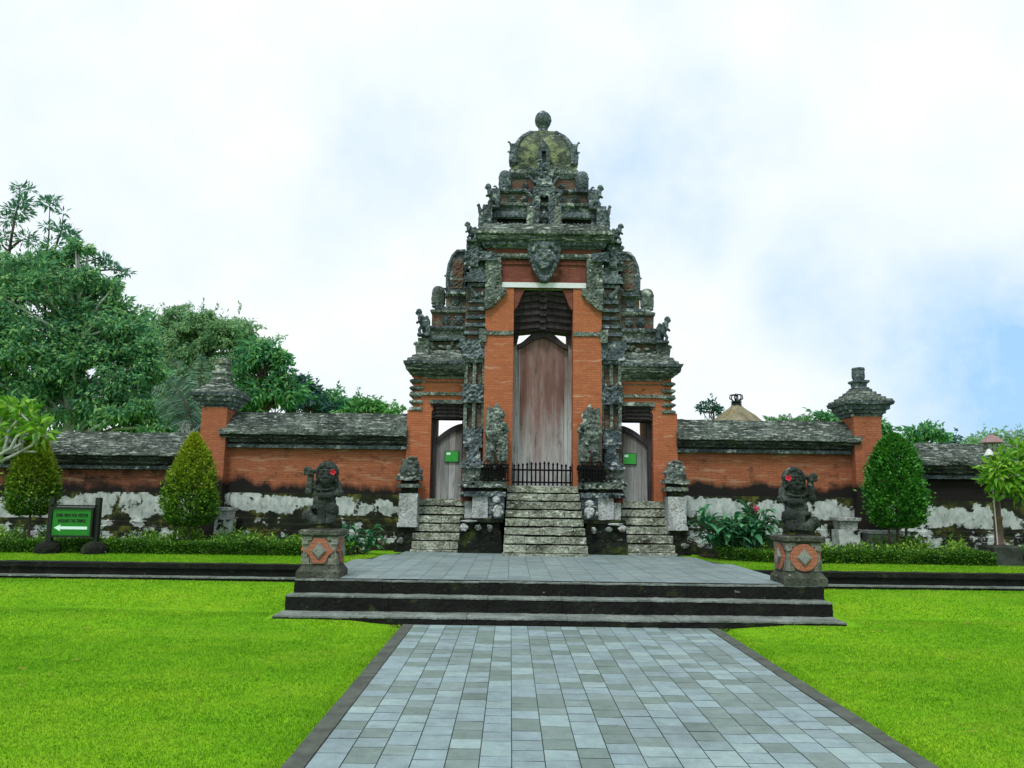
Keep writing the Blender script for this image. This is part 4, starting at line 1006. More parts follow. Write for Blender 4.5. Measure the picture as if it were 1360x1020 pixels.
# ================================================================== STAIRS OF THE GATE
def staircase(label, xc0, hw0, xc1, hw1, y0, y1, z1, n, seed):
    t = thing('stone_staircase', label, 'staircase', (xc0, y0, PZ)); r = random.Random(seed)
    b = MB(); b.rbox(xc0-hw0-.02, xc0+hw0+.02, y0-.10, y0+.3, PZ-.05, PZ+.05, 0, .1, .012); b.build('bottom_slab', ['step_stone'], t)
    for k in range(n):
        f = k/(n-1); c = xc0+(xc1-xc0)*f; h = hw0+(hw1-hw0)*f
        ya = y0+(y1-y0)*f; za = PZ+.03+(z1-PZ-.03)*k/n; zb = PZ+.03+(z1-PZ-.03)*(k+1)/n
        b = MB()
        b.rbox(c-h+.03, c+h-.03, ya+.05, 17.4, za-.02, zb-.055, 1, .08, .014)
        x = c-h
        while x < c+h-.02:
            w = min(r.uniform(.4, .8), c+h-x)
            if c+h-x-w < .15: w = c+h-x
            dz = r.uniform(-.01, .006); dy = r.uniform(-.012, .012)
            b.rbox(x+.004, x+w-.004, ya+dy, 17.35, za+.035, zb+dz, 0, .06, .011); x += w
        b.build('step', ['step_stone', 'stone_dark'], t)
    return t
staircase('middle flight of lichen covered stone steps leading up to the tall main door', .70, .83, .68, .75, 15.78, 16.86, 1.85, 8, 1)
staircase('narrow flight of stone steps leading up to the left side door', GX-2.20, .49, GX-2.17, .53, 16.55, 17.12, 1.56, 6, 2)
staircase('narrow flight of stone steps leading up to the right side door', GX+2.20, .50, GX+2.16, .51, 16.42, 17.12, 1.56, 6, 3)

# ================================================================== IRON FENCE
fe = thing('iron_fence', 'black spiked iron fence closing the top of the middle stairs before the main door', 'fence', (GX, 16.98, 1.85))
np_ = 14
for i in range(np_):
    x = GX-.60+1.2*i/(np_-1); zt = 2.31+.07*math.sin(math.pi*i/(np_-1))+rnd.uniform(-.012, .012)
    b = MB(); b.tube([(x, 16.98, 1.86), (x, 16.98, zt-.05)], .019, 6); b.tube([(x, 16.98, zt-.07), (x, 16.98, zt-.045), (x, 16.98, zt)], [.019, .03, .002], 6); b.build('picket', ['iron'], fe)
for z in (1.93, 2.19):
    b = MB(); b.box(GX-.66, GX+.66, 16.962, 16.998, z-.018, z+.018); b.build('rail', ['iron'], fe)
for s in (-1, 1):
    b = MB(); b.box(*X(s, .63, .67), 16.95, 17.01, 1.85, 2.34); b.build('post', ['iron'], fe)
for s in (-1, 1):   # grilles in front of the statue plinths
    g = thing('iron_grille', 'black iron grille standing before the statue plinth %s of the middle stairs' % ('left' if s < 0 else 'right'), 'grille', (GX+s*.98, 16.36, 1.93))
    for i in range(9):
        x = GX+s*(.73+.062*i); b = MB(); b.box(x-.013, x+.013, 16.355, 16.373, 1.93, 2.29); b.build('bar', ['iron'], g)
    for z in (1.95, 2.12, 2.265):
        b = MB(); b.box(*X(s, .70, 1.27), 16.35, 16.38, z-.011, z+.011); b.build('rail', ['iron'], g)

# ================================================================== DEITY STATUES AT THE DOOR
def deity(mbx):
    r = random.Random(4)
    mbx.rbox(-.24, .24, -.20, .20, 0, .10, 0, 9, 0)
    limb(mbx, [(-.10, -.02, .08), (-.11, -.05, .30), (-.07, 0, .50)], [.085, .085, .11]); limb(mbx, [(.10, -.02, .08), (.12, -.05, .30), (.07, 0, .50)], [.085, .085, .11])
    mbx.sphere((0, 0, .56), (.19, .16, .13)); mbx.sphere((0, -.03, .68), (.165, .15, .13)); mbx.sphere((0, 0, .82), (.18, .13, .11))
    limb(mbx, [(-.17, 0, .86), (-.22, -.06, .70), (-.08, -.17, .66)], [.06, .052, .045]); limb(mbx, [(.17, 0, .86), (.23, -.08, .74), (.16, -.16, .86)], [.06, .052, .045])
    mbx.sphere((0, -.02, .98), (.105, .105, .12)); mbx.sphere((0, -.125, .97), (.025, .03, .03)); mbx.sphere((0, -.11, .915), (.05, .03, .02))
    for s in (-1, 1):
        mbx.sphere((s*.045, -.11, 1.005), (.026, .022, .022)); mbx.sphere((s*.12, -.01, .98), (.035, .04, .06)); mbx.sphere((s*.14, 0, 1.06), (.04, .04, .07))
        limb(mbx, [(s*.17, .05, .85), (s*.20, .05, .5), (s*.19, .0, .14)], [.045, .05, .06], 8)
    for k, (z, q) in enumerate(((1.08, .125), (1.13, .115), (1.18, .10), (1.23, .075), (1.275, .045))): mbx.sphere((0, 0, z), (q, q, .04))
    limb(mbx, [(-.17, -.02, .86), (-.175, .0, 1.05), (-.17, 0, 1.20)], [.05, .055, .05], 8)
    for k in range(90):
        z = r.uniform(.1, 1.18); a = r.uniform(-2.8, -.3); q = .2 if z < .9 else .13
        mbx.sphere((q*math.cos(a), q*math.sin(a)*.85, z), (r.uniform(.02, .04),)*3, 6)
dm = sculpt('deity_statue', deity, .016, .008, 'stone_pale')
dm2 = mirrored(dm, 'deity_statue_mirror')
for s, me in ((-1, dm), (1, dm2)):
    o = link('deity_statue', me, None, None, Vector((GX+s*.985, 16.66, 2.265))); o.scale = (1, 1, 1.0)
    tag(o, 'tall mossy crowned stone deity standing %s of the main door on its plinth' % ('left' if s < 0 else 'right'), 'statue', 'crowned stone deities beside the main door')

# ================================================================== PEDESTALS AND GUARDIANS
def pedestal(cx, cy, label, rounded):
    t = thing('pedestal', label, 'pedestal', (cx, cy, .468), 'statue pedestals on the top step')
    def rg(h, z): return (cx-h, cx+h, cy-h, cy+h, z)
    b = MB()
    b.loft([rg(.345, .468), rg(.345, .56), rg(.33, .575), rg(.285, .63), rg(.27, .66)], 0, .07, .006); b.build('foot', ['pedestal_dark'], t)
    b = MB(); b.rbox(cx-.265, cx+.265, cy-.265, cy+.265, .64, 1.03, 0, .08, .004)
    for sx in (-1, 1):       # corner blocks leave a stepped opening round the brick panel
        for (w, z0, z1) in ((.13, .655, .74), (.095, .74, .80), (.10, .93, .985), (.16, .985, 1.03)):
            xa = cx+sx*.285; xb = cx+sx*(.285-w); b.rbox(min(xa, xb), max(xa, xb), cy-.29, cy+.29, z0, z1, 0, .06, .004)
    b.build('body', ['pedestal'], t)
    b = MB()
    R = .20
    def plate(c, axis):
        if rounded: pl = [(math.cos(a)*R*1.1, math.sin(a)*R*.92) for a in [2*math.pi*k/20 for k in range(20)]]
        else: pl = [(-R*1.2, 0), (-R*.75, -R*.32), (-R*.70, -R*.45), (-.09, -R*.85), (.09, -R*.85), (R*.70, -R*.45), (R*.75, -R*.32), (R*1.2, 0), (R*.75, R*.32), (R*.70, R*.45), (.09, R*.85), (-.09, R*.85), (-R*.70, R*.45), (-R*.75, R*.32)]
        b.prism([(c+x, .84+z) for x, z in pl], cy-.305, cy-.25, 0)
    for rot in (0, -1, 1):
        b = MB(); plate(cx, 0)
        if rot:
            for i in range(len(b.v)):
                p = b.v[i]-Vector((cx, cy, 0)); b.v[i] = Vector((cx-p.y*rot, cy+p.x*rot, p.z))
        b.build('brick_panel', ['pedestal_brick'], t)
    for rot in (0, -1, 1):
        b = MB()
        for q, d in ((.115, .02), (.095, .035)): b.prism([(cx-q, .84), (cx, .84-q), (cx+q, .84), (cx, .84+q)], cy-.305-d, cy-.29, 0)
        if rot:
            for i in range(len(b.v)):
                p = b.v[i]-Vector((cx, cy, 0)); b.v[i] = Vector((cx-p.y*rot, cy+p.x*rot, p.z))
        b.build('diamond', ['pedestal_grey'], t)
    t.scale = (.86, .86, 1)
    b = MB(); b.loft([rg(.27, 1.02), rg(.30, 1.05), rg(.335, 1.06), rg(.335, 1.11), rg(.30, 1.125)], 0, .07, .006, 0, 9, True, True); b.build('top_slab', ['pedestal_dark'], t)
M['pedestal_brick'] = mat_brick('pedestal_brick', (.36, .15, .088), (.31, .12, .07), (.20, .085, .055), stain_amt=.64)
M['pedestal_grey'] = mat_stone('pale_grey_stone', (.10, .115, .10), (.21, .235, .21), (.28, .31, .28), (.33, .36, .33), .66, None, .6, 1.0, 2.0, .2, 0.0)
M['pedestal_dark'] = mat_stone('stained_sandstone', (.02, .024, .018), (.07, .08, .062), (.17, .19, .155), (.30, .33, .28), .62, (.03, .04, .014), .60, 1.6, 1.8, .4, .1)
pedestal(-2.63, 11.38, 'sandstone pedestal with a stepped brick lozenge, left end of the top step', False)
pedestal(4.03, 11.30, 'sandstone pedestal with a rounded brick lozenge, right end of the top step', True)

def guardian(mbx, seed=1, curls=True):
    r = random.Random(seed)
    mbx.rbox(-.25, .25, -.23, .23, 0, .075, 0, 9, 0)
    # legs: right knee folded out on the slab, left knee raised in front
    limb(mbx, [(-.10, .02, .22), (-.20, -.10, .17), (-.10, -.17, .12), (.02, -.15, .11)], [.10, .085, .07, .055])
    limb(mbx, [(.09, .02, .22), (.13, -.14, .26), (.125, -.15, .13), (.125, -.19, .10)], [.105, .09, .075, .06])
    mbx.sphere((.125, -.21, .095), (.06, .07, .035)); mbx.sphere((.0, -.18, .095), (.06, .04, .035))
    mbx.sphere((0, .03, .23), (.19, .16, .13)); mbx.sphere((0, -.03, .34), (.165, .15, .13)); mbx.sphere((0, .0, .46), (.17, .12, .12)); mbx.sphere((0, .01, .54), (.15, .10, .07))
    mbx.prism([(-.05, .06), (.045, .06), (.055, .30), (-.06, .30)], -.19, -.08)             # hanging loincloth
    for k in range(14):
        a = math.pi*(1+k/13); mbx.sphere((.175*math.cos(a), -.02+.155*math.sin(a), .28), (.026, .026, .03))   # belt
    for k in range(11):
        a = math.pi*(1.1+.8*k/10); mbx.sphere((.13*math.cos(a), -.02+.12*math.sin(a), .53-.03*math.sin((k/10)*math.pi)), .02, 6)   # necklace
    # left arm folded across the chest, hand against the ribs
    limb(mbx, [(.165, .0, .56), (.205, -.06, .46), (.10, -.16, .43), (.0, -.175, .43)], [.062, .055, .047, .04])
    for k in range(4): limb(mbx, [(-.015, -.18, .457-.018*k), (-.05, -.185, .455-.018*k), (-.06, -.165, .452-.018*k)], [.013, .012, .01], 6)
    limb(mbx, [(.0, -.18, .46), (-.02, -.19, .485)], [.014, .011], 6)
    mbx.sphere((.20, -.05, .475), (.07, .065, .03)); mbx.sphere((-.19, -.02, .53), (.06, .06, .03))
    # right arm bent up, fist closed round a club
    limb(mbx, [(-.16, .0, .56), (-.215, -.05, .48), (-.205, -.05, .58), (-.20, -.04, .68)], [.062, .055, .05, .042])
    mbx.sphere((-.20, -.045, .725), (.05, .05, .045))
    for k in range(4): limb(mbx, [(-.245, -.055, .697+.019*k), (-.215, -.097, .70+.019*k), (-.175, -.085, .70+.019*k)], [.013, .013, .011], 6)
    limb(mbx, [(-.165, -.08, .70), (-.16, -.095, .735), (-.185, -.10, .755)], [.014, .013, .011], 6)
    limb(mbx, [(-.27, -.03, .72), (-.20, -.045, .735), (-.10, -.02, .75)], [.035, .03, .03], 8)
    mbx.sphere((-.25, -.035, .765), (.055, .05, .04))
    # head with bulging eyes, broad nose, fanged mouth
    hx, hy, hz = .02, -.04, .69
    mbx.sphere((hx, hy, hz), (.125, .12, .135)); mbx.sphere((hx, hy-.08, hz-.05), (.085, .06, .07)); mbx.sphere((hx, hy-.05, hz-.12), (.06, .05, .05))
    for s in (-1, 1):
        mbx.sphere((hx+s*.048, hy-.108, hz+.028), (.03, .026, .027)); mbx.sphere((hx+s*.05, hy-.108, hz+.062), (.045, .03, .013))
        mbx.sphere((hx+s*.022, hy-.132, hz-.022), (.02, .022, .018)); mbx.sphere((hx+s*.07, hy-.10, hz-.03), (.03, .028, .028))
        mbx.sphere((hx+s*.13, hy-.0, hz-.01), (.025, .035, .05)); mbx.sphere((hx+s*.13, hy-.02, hz-.07), (.025, .025, .025))
        mbx.tube([(hx+s*.045, hy-.125, hz-.085), (hx+s*.05, hy-.15, hz-.07), (hx+s*.05, hy-.148, hz-.04)], [.014, .012, .004], 6)
    mbx.sphere((hx, hy-.135, hz-.012), (.022, .028, .032)); mbx.sphere((hx, hy-.125, hz-.062), (.065, .022, .014)); mbx.sphere((hx, hy-.115, hz-.10), (.055, .025, .014))
    for k in range(6): mbx.sphere((hx-.035+.014*k, hy-.135, hz-.082), (.0075, .01, .011), 6)
    # hair of tight curls
    for k in range(150):
        u = r.uniform(.05, 1.0); a = r.uniform(0, 6.283); th = math.acos(u)
        x, y, z = math.sin(th)*math.cos(a), math.sin(th)*math.sin(a), math.cos(th)
        if y < -.55 and z < .62: continue
        mbx.sphere((hx+x*.135, hy+.015+y*.13, hz+.02+z*.14), r.uniform(.022, .036), 6)
    for k in range(40):
        a = r.uniform(.1, 3.04); mbx.sphere((hx+math.cos(a)*.13, hy+.02+math.sin(a)*.12, hz-r.uniform(0, .12)), r.uniform(.025, .035), 6)
gm = sculpt('guardian_statue', lambda b: guardian(b, 1), .0072, .003)
gm2 = mirrored(sculpt('guardian_statue_round_hair', lambda b: guardian(b, 9), .0072, .003), 'guardian_statue_mirror')
o = link('guardian_statue', gm, None, None, Vector((-2.64, 11.38, 1.12))); o.scale = (1.04, 1.0, 1.10)
tag(o, 'black stone guardian with curly hair and raised club, squatting on the left pedestal', 'statue', 'squatting stone guardians')
o = link('guardian_statue', gm2, None, None, Vector((4.03, 11.30, 1.12))); o.scale = (1.04, 1.0, 1.10)
tag(o, 'black stone guardian with rounded hair, squatting on the right pedestal', 'statue', 'squatting stone guardians')
def hibiscus(p, label, face):
    b = MB(); p = Vector(p); q = Vector(face).normalized().to_track_quat('Z', 'Y')
    t = thing('hibiscus_flower', label, 'flower', p)
    for k in range(5):
        a = k*1.2566
        for j in range(3):
            pass
        pts = [Vector((0, 0, 0)), Vector((math.cos(a-.66)*.033, math.sin(a-.66)*.033, .016)), Vector((math.cos(a-.25)*.044, math.sin(a-.25)*.044, .020)), Vector((math.cos(a+.25)*.042, math.sin(a+.25)*.042, .024)), Vector((math.cos(a+.62)*.032, math.sin(a+.62)*.032, .012))]
        i = len(b.v); b.v += [p+q@v for v in pts]; b.f.append((i, i+1, i+2, i+3, i+4)); b.m.append(0)
        i = len(b.v); b.v += [p+q@(v+Vector((0, 0, -.004))) for v in pts]; b.f.append((i+4, i+3, i+2, i+1, i)); b.m.append(0)
    b.build('petals', ['petal'], t)
    b = MB(); b.tube([p, p+q@Vector((.005, 0, .03)), p+q@Vector((.012, 0, .055))], [.007, .006, .004], 6); b.build('stamen', ['petal_pink'], t)
hibiscus((-2.64+.130, 11.38-.160, 1.12+.80), 'red hibiscus tucked behind the ear of the left stone guardian', (.25, -1, .15))
hibiscus((4.03-.140, 11.30-.160, 1.12+.80), 'red hibiscus tucked behind the ear of the right stone guardian', (-.25, -1, .15))

# ================================================================== SMALL WALL PEDESTALS
def shrine_base(cx, cy, w, z1, label):
    t = thing('stone_plinth', label, 'plinth', (cx, cy, PZ))
    b = MB(); b.rbox(cx-w*1.25, cx+w*1.25, cy-w, cy+w, PZ-.02, PZ+.16, 0, .07, .012); b.rbox(cx-w*.9, cx+w*.9, cy-w*.8, cy+w*.8, PZ+.16, z1-.25, 0, .07, .012); b.build('foot', ['white_dirty'], t)
    b = MB(); b.loft([(cx-w*.7, cx+w*.7, cy-w*.7, cy+w*.7, z1-.26), (cx-w*.8, cx+w*.8, cy-w*.8, cy+w*.8, z1-.08), (cx-w, cx+w, cy-w, cy+w, z1-.06), (cx-w, cx+w, cy-w, cy+w, z1)], 0, .06, .01); b.build('capital', ['white_plaster'], t)
M['white_dirty'] = mat_plaster('mould_eaten_plaster', .2, 1.4, .50)
shrine_base(-5.98, 16.85, .19, 1.32, 'small white stone plinth at the foot of the left capped pillar')
shrine_base(7.02, 16.80, .24, 1.28, 'small white stone plinth against the wall left of the rounded green topiary')
shrine_base(7.75, 16.85, .34, 1.02, 'low broad white stone plinth behind the rounded green topiary')

# ================================================================== PLANTS
def leaves_obj(name, v, mat, parent=None, org=None):
    me = np_mesh(name, v - (np.array(org) if org is not None else 0)); return link(name, me, mat, parent)
def ell(n, c, r, shell=.55):
    d = unit(RNG.normal(size=(n, 3))); q = (shell+(1-shell)*RNG.random((n, 1))**.6)
    return np.array(c)+d*q*np.array(r), d
def topiary(cx, cy, z0, z1, r, label, mat, n, shape, stems=1):
    t = thing('topiary', label, 'topiary', (cx, cy, PZ), 'clipped topiary shrubs along the wall')
    b = MB()
    for k in range(stems):
        dx = (k-(stems-1)/2)*.16; b.tube([(cx+dx*.6, cy, PZ-.02), (cx+dx, cy+.02, (z0+PZ)/2), (cx+dx*1.2, cy, z0+.4)], [.035, .028, .022], 7)
    b.build('stem', ['bark'], t)
    h = RNG.random(n); ang = RNG.random(n)*2*np.pi
    rad = np.interp(h, *zip(*shape))*r
    lump = 1+.07*np.sin(ang*3+h*9+cx)+.07*np.sin(ang*7-h*17)+.05*np.sin(ang*13+h*31)+.09*RNG.normal(size=n)+.25*(RNG.random(n) < .02)
    q = (.62+.38*RNG.random(n)**.5)*lump
    c = np.stack([cx+np.cos(ang)*rad*q, cy+np.sin(ang)*rad*q, z0+(z1-z0)*h], 1)
    d = np.stack([np.cos(ang), np.sin(ang), .9*np.ones(n)], 1)+RNG.normal(size=(n, 3))*.55
    v = leaf_quads(c, d, RNG.uniform(.05, .085, n), RNG.uniform(.026, .042, n), RNG)
    leaves_obj('crown', v, mat, t, (cx, cy, PZ))
CONE = ((0, .04, .12, .26, .45, .62, .78, .9, 1.0), (.45, .75, .93, 1.0, .92, .76, .52, .30, .04))
BULL = ((0, .05, .15, .3, .5, .7, .85, .94, 1.0), (.5, .78, .93, 1.0, .94, .80, .58, .36, .06))
topiary(-9.52, 15.9, 1.12, 2.76, .44, 'golden tipped cone topiary farthest left, beside the green signboard', 'leaf_topi', 11000, list(zip(*CONE)) and list(zip(*CONE)))
topiary(-6.36, 15.9, .95, 2.78, .475, 'golden tipped cone topiary before the left capped pillar', 'leaf_topi', 13000, list(zip(*CONE)))
topiary(7.68, 15.9, 1.10, 2.95, .52, 'dense dark green rounded topiary before the right capped pillar', 'leaf_topi_green', 17000, list(zip(*BULL)), 3)

def hedge(x0, x1, y, h, w, label, bend):
    t = thing('hedge', label, 'hedge', ((x0+x1)/2, y, PZ))
    n = int((x1-x0)*3600); x = RNG.uniform(x0, x1, n); f = RNG.random(n)
    yy = y+bend(x); hh = h*(1+.06*np.sin(x*2.3)+.05*np.sin(x*6.1))
    top = f < .45
    c = np.stack([x, yy+np.where(top, RNG.uniform(-w/2, w/2, n), np.where(f < .9, -w/2, w/2)), PZ+np.where(top, hh, RNG.random(n)*hh)], 1)
    c += RNG.normal(size=(n, 3))*.018
    d = np.stack([np.zeros(n), np.where(top, 0, -1.0), np.where(top, 1.0, .5)], 1)+RNG.normal(size=(n, 3))*.7
    v = leaf_quads(c, d, RNG.uniform(.03, .05, n), RNG.uniform(.016, .028, n), RNG)
    leaves_obj('foliage', v, 'leaf_hedge', t, ((x0+x1)/2, y, PZ))
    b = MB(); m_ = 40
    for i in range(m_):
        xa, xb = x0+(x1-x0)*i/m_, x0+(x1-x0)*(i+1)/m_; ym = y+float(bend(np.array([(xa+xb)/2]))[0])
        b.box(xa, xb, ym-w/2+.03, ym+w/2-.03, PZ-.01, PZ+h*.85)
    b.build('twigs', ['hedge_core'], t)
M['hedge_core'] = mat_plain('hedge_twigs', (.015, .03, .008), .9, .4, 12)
hedge(-15.5, -3.0, 15.25, .20, .34, 'low clipped box hedge edging the bed left of the gate', lambda x: .05*np.sin(x*.8)+.35*np.clip((x+4.2)/1.2, 0, 1)**2)
hedge(4.0, 8.95, 15.05, .20, .36, 'low clipped box hedge edging the bed right of the gate', lambda x: .10*np.sin(x*1.1)+.7*np.clip((5.6-x)/1.6, 0, 1)**2)
hedge(9.55, 16.0, 15.05, .20, .36, 'low clipped box hedge right of the lamp post block', lambda x: .06*np.sin(x*1.1))

def bed(x0, x1, label, name, seed):
    rng = np.random.default_rng(seed); V = []
    n = int((x1-x0)*11)
    for k in range(n):
        cx = rng.uniform(x0, x1); cy = rng.uniform(15.5, 16.75); hgt = rng.uniform(.22, .46)*(1+.30*math.sin(cx*1.7)); q = rng.uniform(.16, .30); m_ = 150
        d = unit(rng.normal(size=(m_, 3))); d[:, 2] = np.abs(d[:, 2])
        c = np.array([cx, cy, PZ])+d*np.array([q, q, hgt])*rng.uniform(.5, 1, (m_, 1))
        V.append(leaf_quads(c, d+rng.normal(size=(m_, 3))*.5+np.array([0, 0, .3]), rng.uniform(.05, .11, m_), rng.uniform(.022, .045, m_), rng, .2, .3))
    o = link(name, np_mesh(name, np.concatenate(V)), 'leaf_bed'); tag(o, label, 'ground cover', None, 'stuff')
bed(-15.5, -3.1, 'leafy green ground cover filling the bed between left hedge and wall', 'ground_cover', 21)
bed(4.6, 16.0, 'leafy green ground cover filling the bed between right hedge and wall', 'ground_cover', 22)
for x0, x1 in ((-16, -2.9), (3.9, 17)):
    mb = MB(); mb.quad((x0, 15.2, PZ-.004), (x1, 15.2, PZ-.004), (x1, 17.1, PZ-.004), (x0, 17.1, PZ-.004)); o = mb.build('soil_bed', ['soil']); o['kind'] = 'structure'

def lance_plant(cx, cy, r, h, n, label, mat, flowers, seed, L=(.35, .6), W=(.09, .15)):
    rng = np.random.default_rng(seed)
    t = thing('canna_plant', label, 'plant', (cx, cy, PZ))
    V = []; org = np.array((cx, cy, PZ))
    b = MB()
    ns = max(6, n//9)
    stems = []
    for k in range(ns):
        a = rng.uniform(0, 6.28); q = r*.62*math.sqrt(rng.random()); lean = rng.uniform(.1, .38)*r
        p0 = Vector((cx+math.cos(a)*q*.6, cy+math.sin(a)*q*.5, PZ)); p1 = Vector((cx+math.cos(a)*(q+lean), cy+math.sin(a)*(q+lean)*.7, PZ+h*rng.uniform(.55, .95)*(1-.35*q/r)))
        b.tube([p0, (p0+p1)/2+Vector((0, 0, .06)), p1], [.014, .012, .008], 5); stems.append((p0, p1))
    b.build('stalks', [mat], t)
    for k in range(n):
        p0, p1 = stems[k % ns]; f = rng.uniform(.25, 1.0); p = np.array(p0.lerp(p1, f))
        a = rng.uniform(0, 6.28); el = rng.uniform(.15, 1.1)
        d = np.array([math.cos(a)*math.cos(el), math.sin(a)*math.cos(el), math.sin(el)])
        l = rng.uniform(*L); w = rng.uniform(*W); side = np.cross(d, [0, 0, 1.0]); side /= np.linalg.norm(side)+1e-6; up = np.cross(side, d)
        S = 5; prev = None                    # broad blade of several quads that arches over
        rowz = []
        for i in range(S+1):
            u = i/S; wid = w*math.sin(math.pi*min(1, .08+.92*u))**.8*.5 if u < 1 else .002
            c = p+d*l*u*(1-.15*u)-np.array([0, 0, 1.0])*l*.42*u*u
            rowz.append((c-side*wid+up*wid*.35, c, c+side*wid+up*wid*.35))
        for i in range(S):
            for j in (0, 1): V.append([rowz[i][j], rowz[i][j+1], rowz[i+1][j+1], rowz[i+1][j]])
    # one welded leaf mesh so that every leaf keeps one tone
    arr = np.array(V)-org; me = np_mesh('leaves', arr)
    bm = bmesh.new(); bm.from_mesh(me); bmesh.ops.remove_doubles(bm, verts=bm.verts, dist=1e-5); bm.to_mesh(me); bm.free()
    link('leaves', me, mat, t, None, True)
    for k in range(flowers):
        p0, p1 = stems[(k*5) % ns]; p = p1+Vector((rng.uniform(-.05, .05), -.05, .10)); b = MB()
        b.tube([p1, p], .006, 5)
        for j in range(7):
            a = rng.uniform(0, 6.28); b.sphere(p+Vector((math.cos(a)*.03, math.sin(a)*.03, rng.uniform(-.02, .05))), (.018, .014, .024), 6)
        b.build('blossom', ['petal_pink'], t)
lance_plant(4.40, 15.75, .85, 1.22, 300, 'large clump of broad dark green canna leaves with pink flowers, right of the gate', 'leaf_canna', 3, 3, (.40, .66), (.09, .145))
lance_plant(-2.95, 15.85, .45, .66, 90, 'small clump of dark lance leaves before the wall left of the gate', 'leaf_canna', 0, 4, (.28, .45), (.06, .10))

# trees beyond the wall -------------------------------------------------
def tree(name, label, Y, base, blobs, mat, leaf, per, density, trunk=.16, bark='bark', extra=None, droop=.2, group='trees beyond the wall', depth=.8, seed=0):
    """blobs: (px, py, rx, ry) outlines measured on the photograph, turned into clumps of leaves of real size at distance Y"""
    global RNG
    RNG = np.random.default_rng(100+seed)
    sc = Y/FPX*1.02; p0 = at(*base, Y); p0.z = PZ
    t = thing(name, label, 'tree', p0, group)
    V = []; tips = []; r = random.Random(seed)
    for (px, py, rx, ry) in blobs:
        c = at(px, py, Y); rx *= sc; ry *= sc; c.y += r.uniform(-.3, .3)*rx
        n = max(3, int(density*(rx*ry)**.75*9))
        cen, dr = ell(n, c, (rx, rx*depth, ry), .45)
        for q, d in zip(cen, dr):
            rad = r.uniform(.28, .5)*max(.35, min(1.3, (rx*ry)**.25)); m_ = per
            e = unit(RNG.normal(size=(m_, 3)))
            pts = q+e*np.array([rad, rad, rad*.55])*RNG.random((m_, 1))**.45
            dirs = e*.7+d*.5+RNG.normal(size=(m_, 3))*.45+np.array([0, 0, -droop])
            V.append(leaf_quads(pts, dirs, RNG.uniform(.7, 1.25, m_)*leaf, RNG.uniform(.7, 1.2, m_)*leaf*.42, RNG, .2, .3))
            if r.random() < .55:
                m2 = max(8, per//5); o2 = q+(d*.9+RNG.normal(size=3)*.35)*rad*r.uniform(1.2, 2.0)
                p2 = q+(o2-q)*RNG.uniform(.5, 1.1, (m2, 1))+RNG.normal(size=(m2, 3))*rad*.16
                V.append(leaf_quads(p2, (o2-q)*.8/max(rad, .1)+RNG.normal(size=(m2, 3))*.6, RNG.uniform(.6, 1.1, m2)*leaf, RNG.uniform(.6, 1.1, m2)*leaf*.40, RNG, .2, .3))
        tips += [Vector(cen[i]) for i in range(0, n, max(1, n//5))]
    b = MB()
    cx = sum(v.x for v in tips)/len(tips); zt = max(v.z for v in tips); zl = min(v.z for v in tips)
    tops = Vector((cx*.5+p0.x*.5, p0.y, zl+(zt-zl)*.55)); mid = p0.lerp(tops, .5)+Vector((r.uniform(-.3, .3), 0, 0))
    b.tube([p0, p0.lerp(mid, .5), mid, mid.lerp(tops, .5), tops], [trunk*1.25, trunk, trunk*.85, trunk*.65, trunk*.4], 9)
    b.build('trunk', [bark], t)
    b = MB()
    for v in tips:
        f = min(.97, max(.25, (v.z-p0.z)/(tops.z-p0.z+.01)-r.uniform(.1, .3))); s0 = (p0.lerp(mid, f*2) if f < .5 else mid.lerp(tops, f*2-1))
        w = s0.lerp(v, .5)+Vector((r.uniform(-.3, .3), r.uniform(-.3, .3), r.uniform(-.1, .4)))
        b.tube([s0, s0.lerp(w, .5), w, w.lerp(v, .6), v], [trunk*.42, trunk*.34, trunk*.24, trunk*.15, trunk*.06], 6)
    b.build('limbs', [bark], t)
    if extra: V += extra(t)
    leaves_obj('crown', np.concatenate(V), mat, t, tuple(p0))
    return t

def twig_tree(name, label, Y, base, twigs, mat, leaf, trunk, group, seed, bark='bark'):
    """slender open tree: each twig is a line of pixels ending in feathery leaves"""
    rng = np.random.default_rng(seed); p0 = at(*base, Y); p0.z = PZ
    t = thing(name, label, 'tree', p0, group); b = MB(); V = []
    for tw in twigs:
        pts = [at(x, y, Y+rng.uniform(-.3, .3)) for x, y in tw[0]]
        b.tube(pts, [trunk*(1-.75*i/(len(pts)-1)) for i in range(len(pts))], 6)
        for (x, y, rr, n) in tw[1]:
            c = np.array(at(x, y, Y)); q = rr*Y/FPX
            d = unit(rng.normal(size=(n, 3))); pts_ = c+d*np.array([q, q*.8, q*.55])*rng.random((n, 1))**.5
            V.append(leaf_quads(pts_, d+np.array([0, 0, .25]), rng.uniform(.7, 1.3, n)*leaf, rng.uniform(.7, 1.2, n)*leaf*.3, rng))
    lo = at(*twigs[0][0][0], Y); b.tube([p0, lo], [trunk*1.4, trunk], 7)
    b.build('trunk', [bark], t)
    leaves_obj('crown', np.concatenate(V), mat, t, tuple(p0))

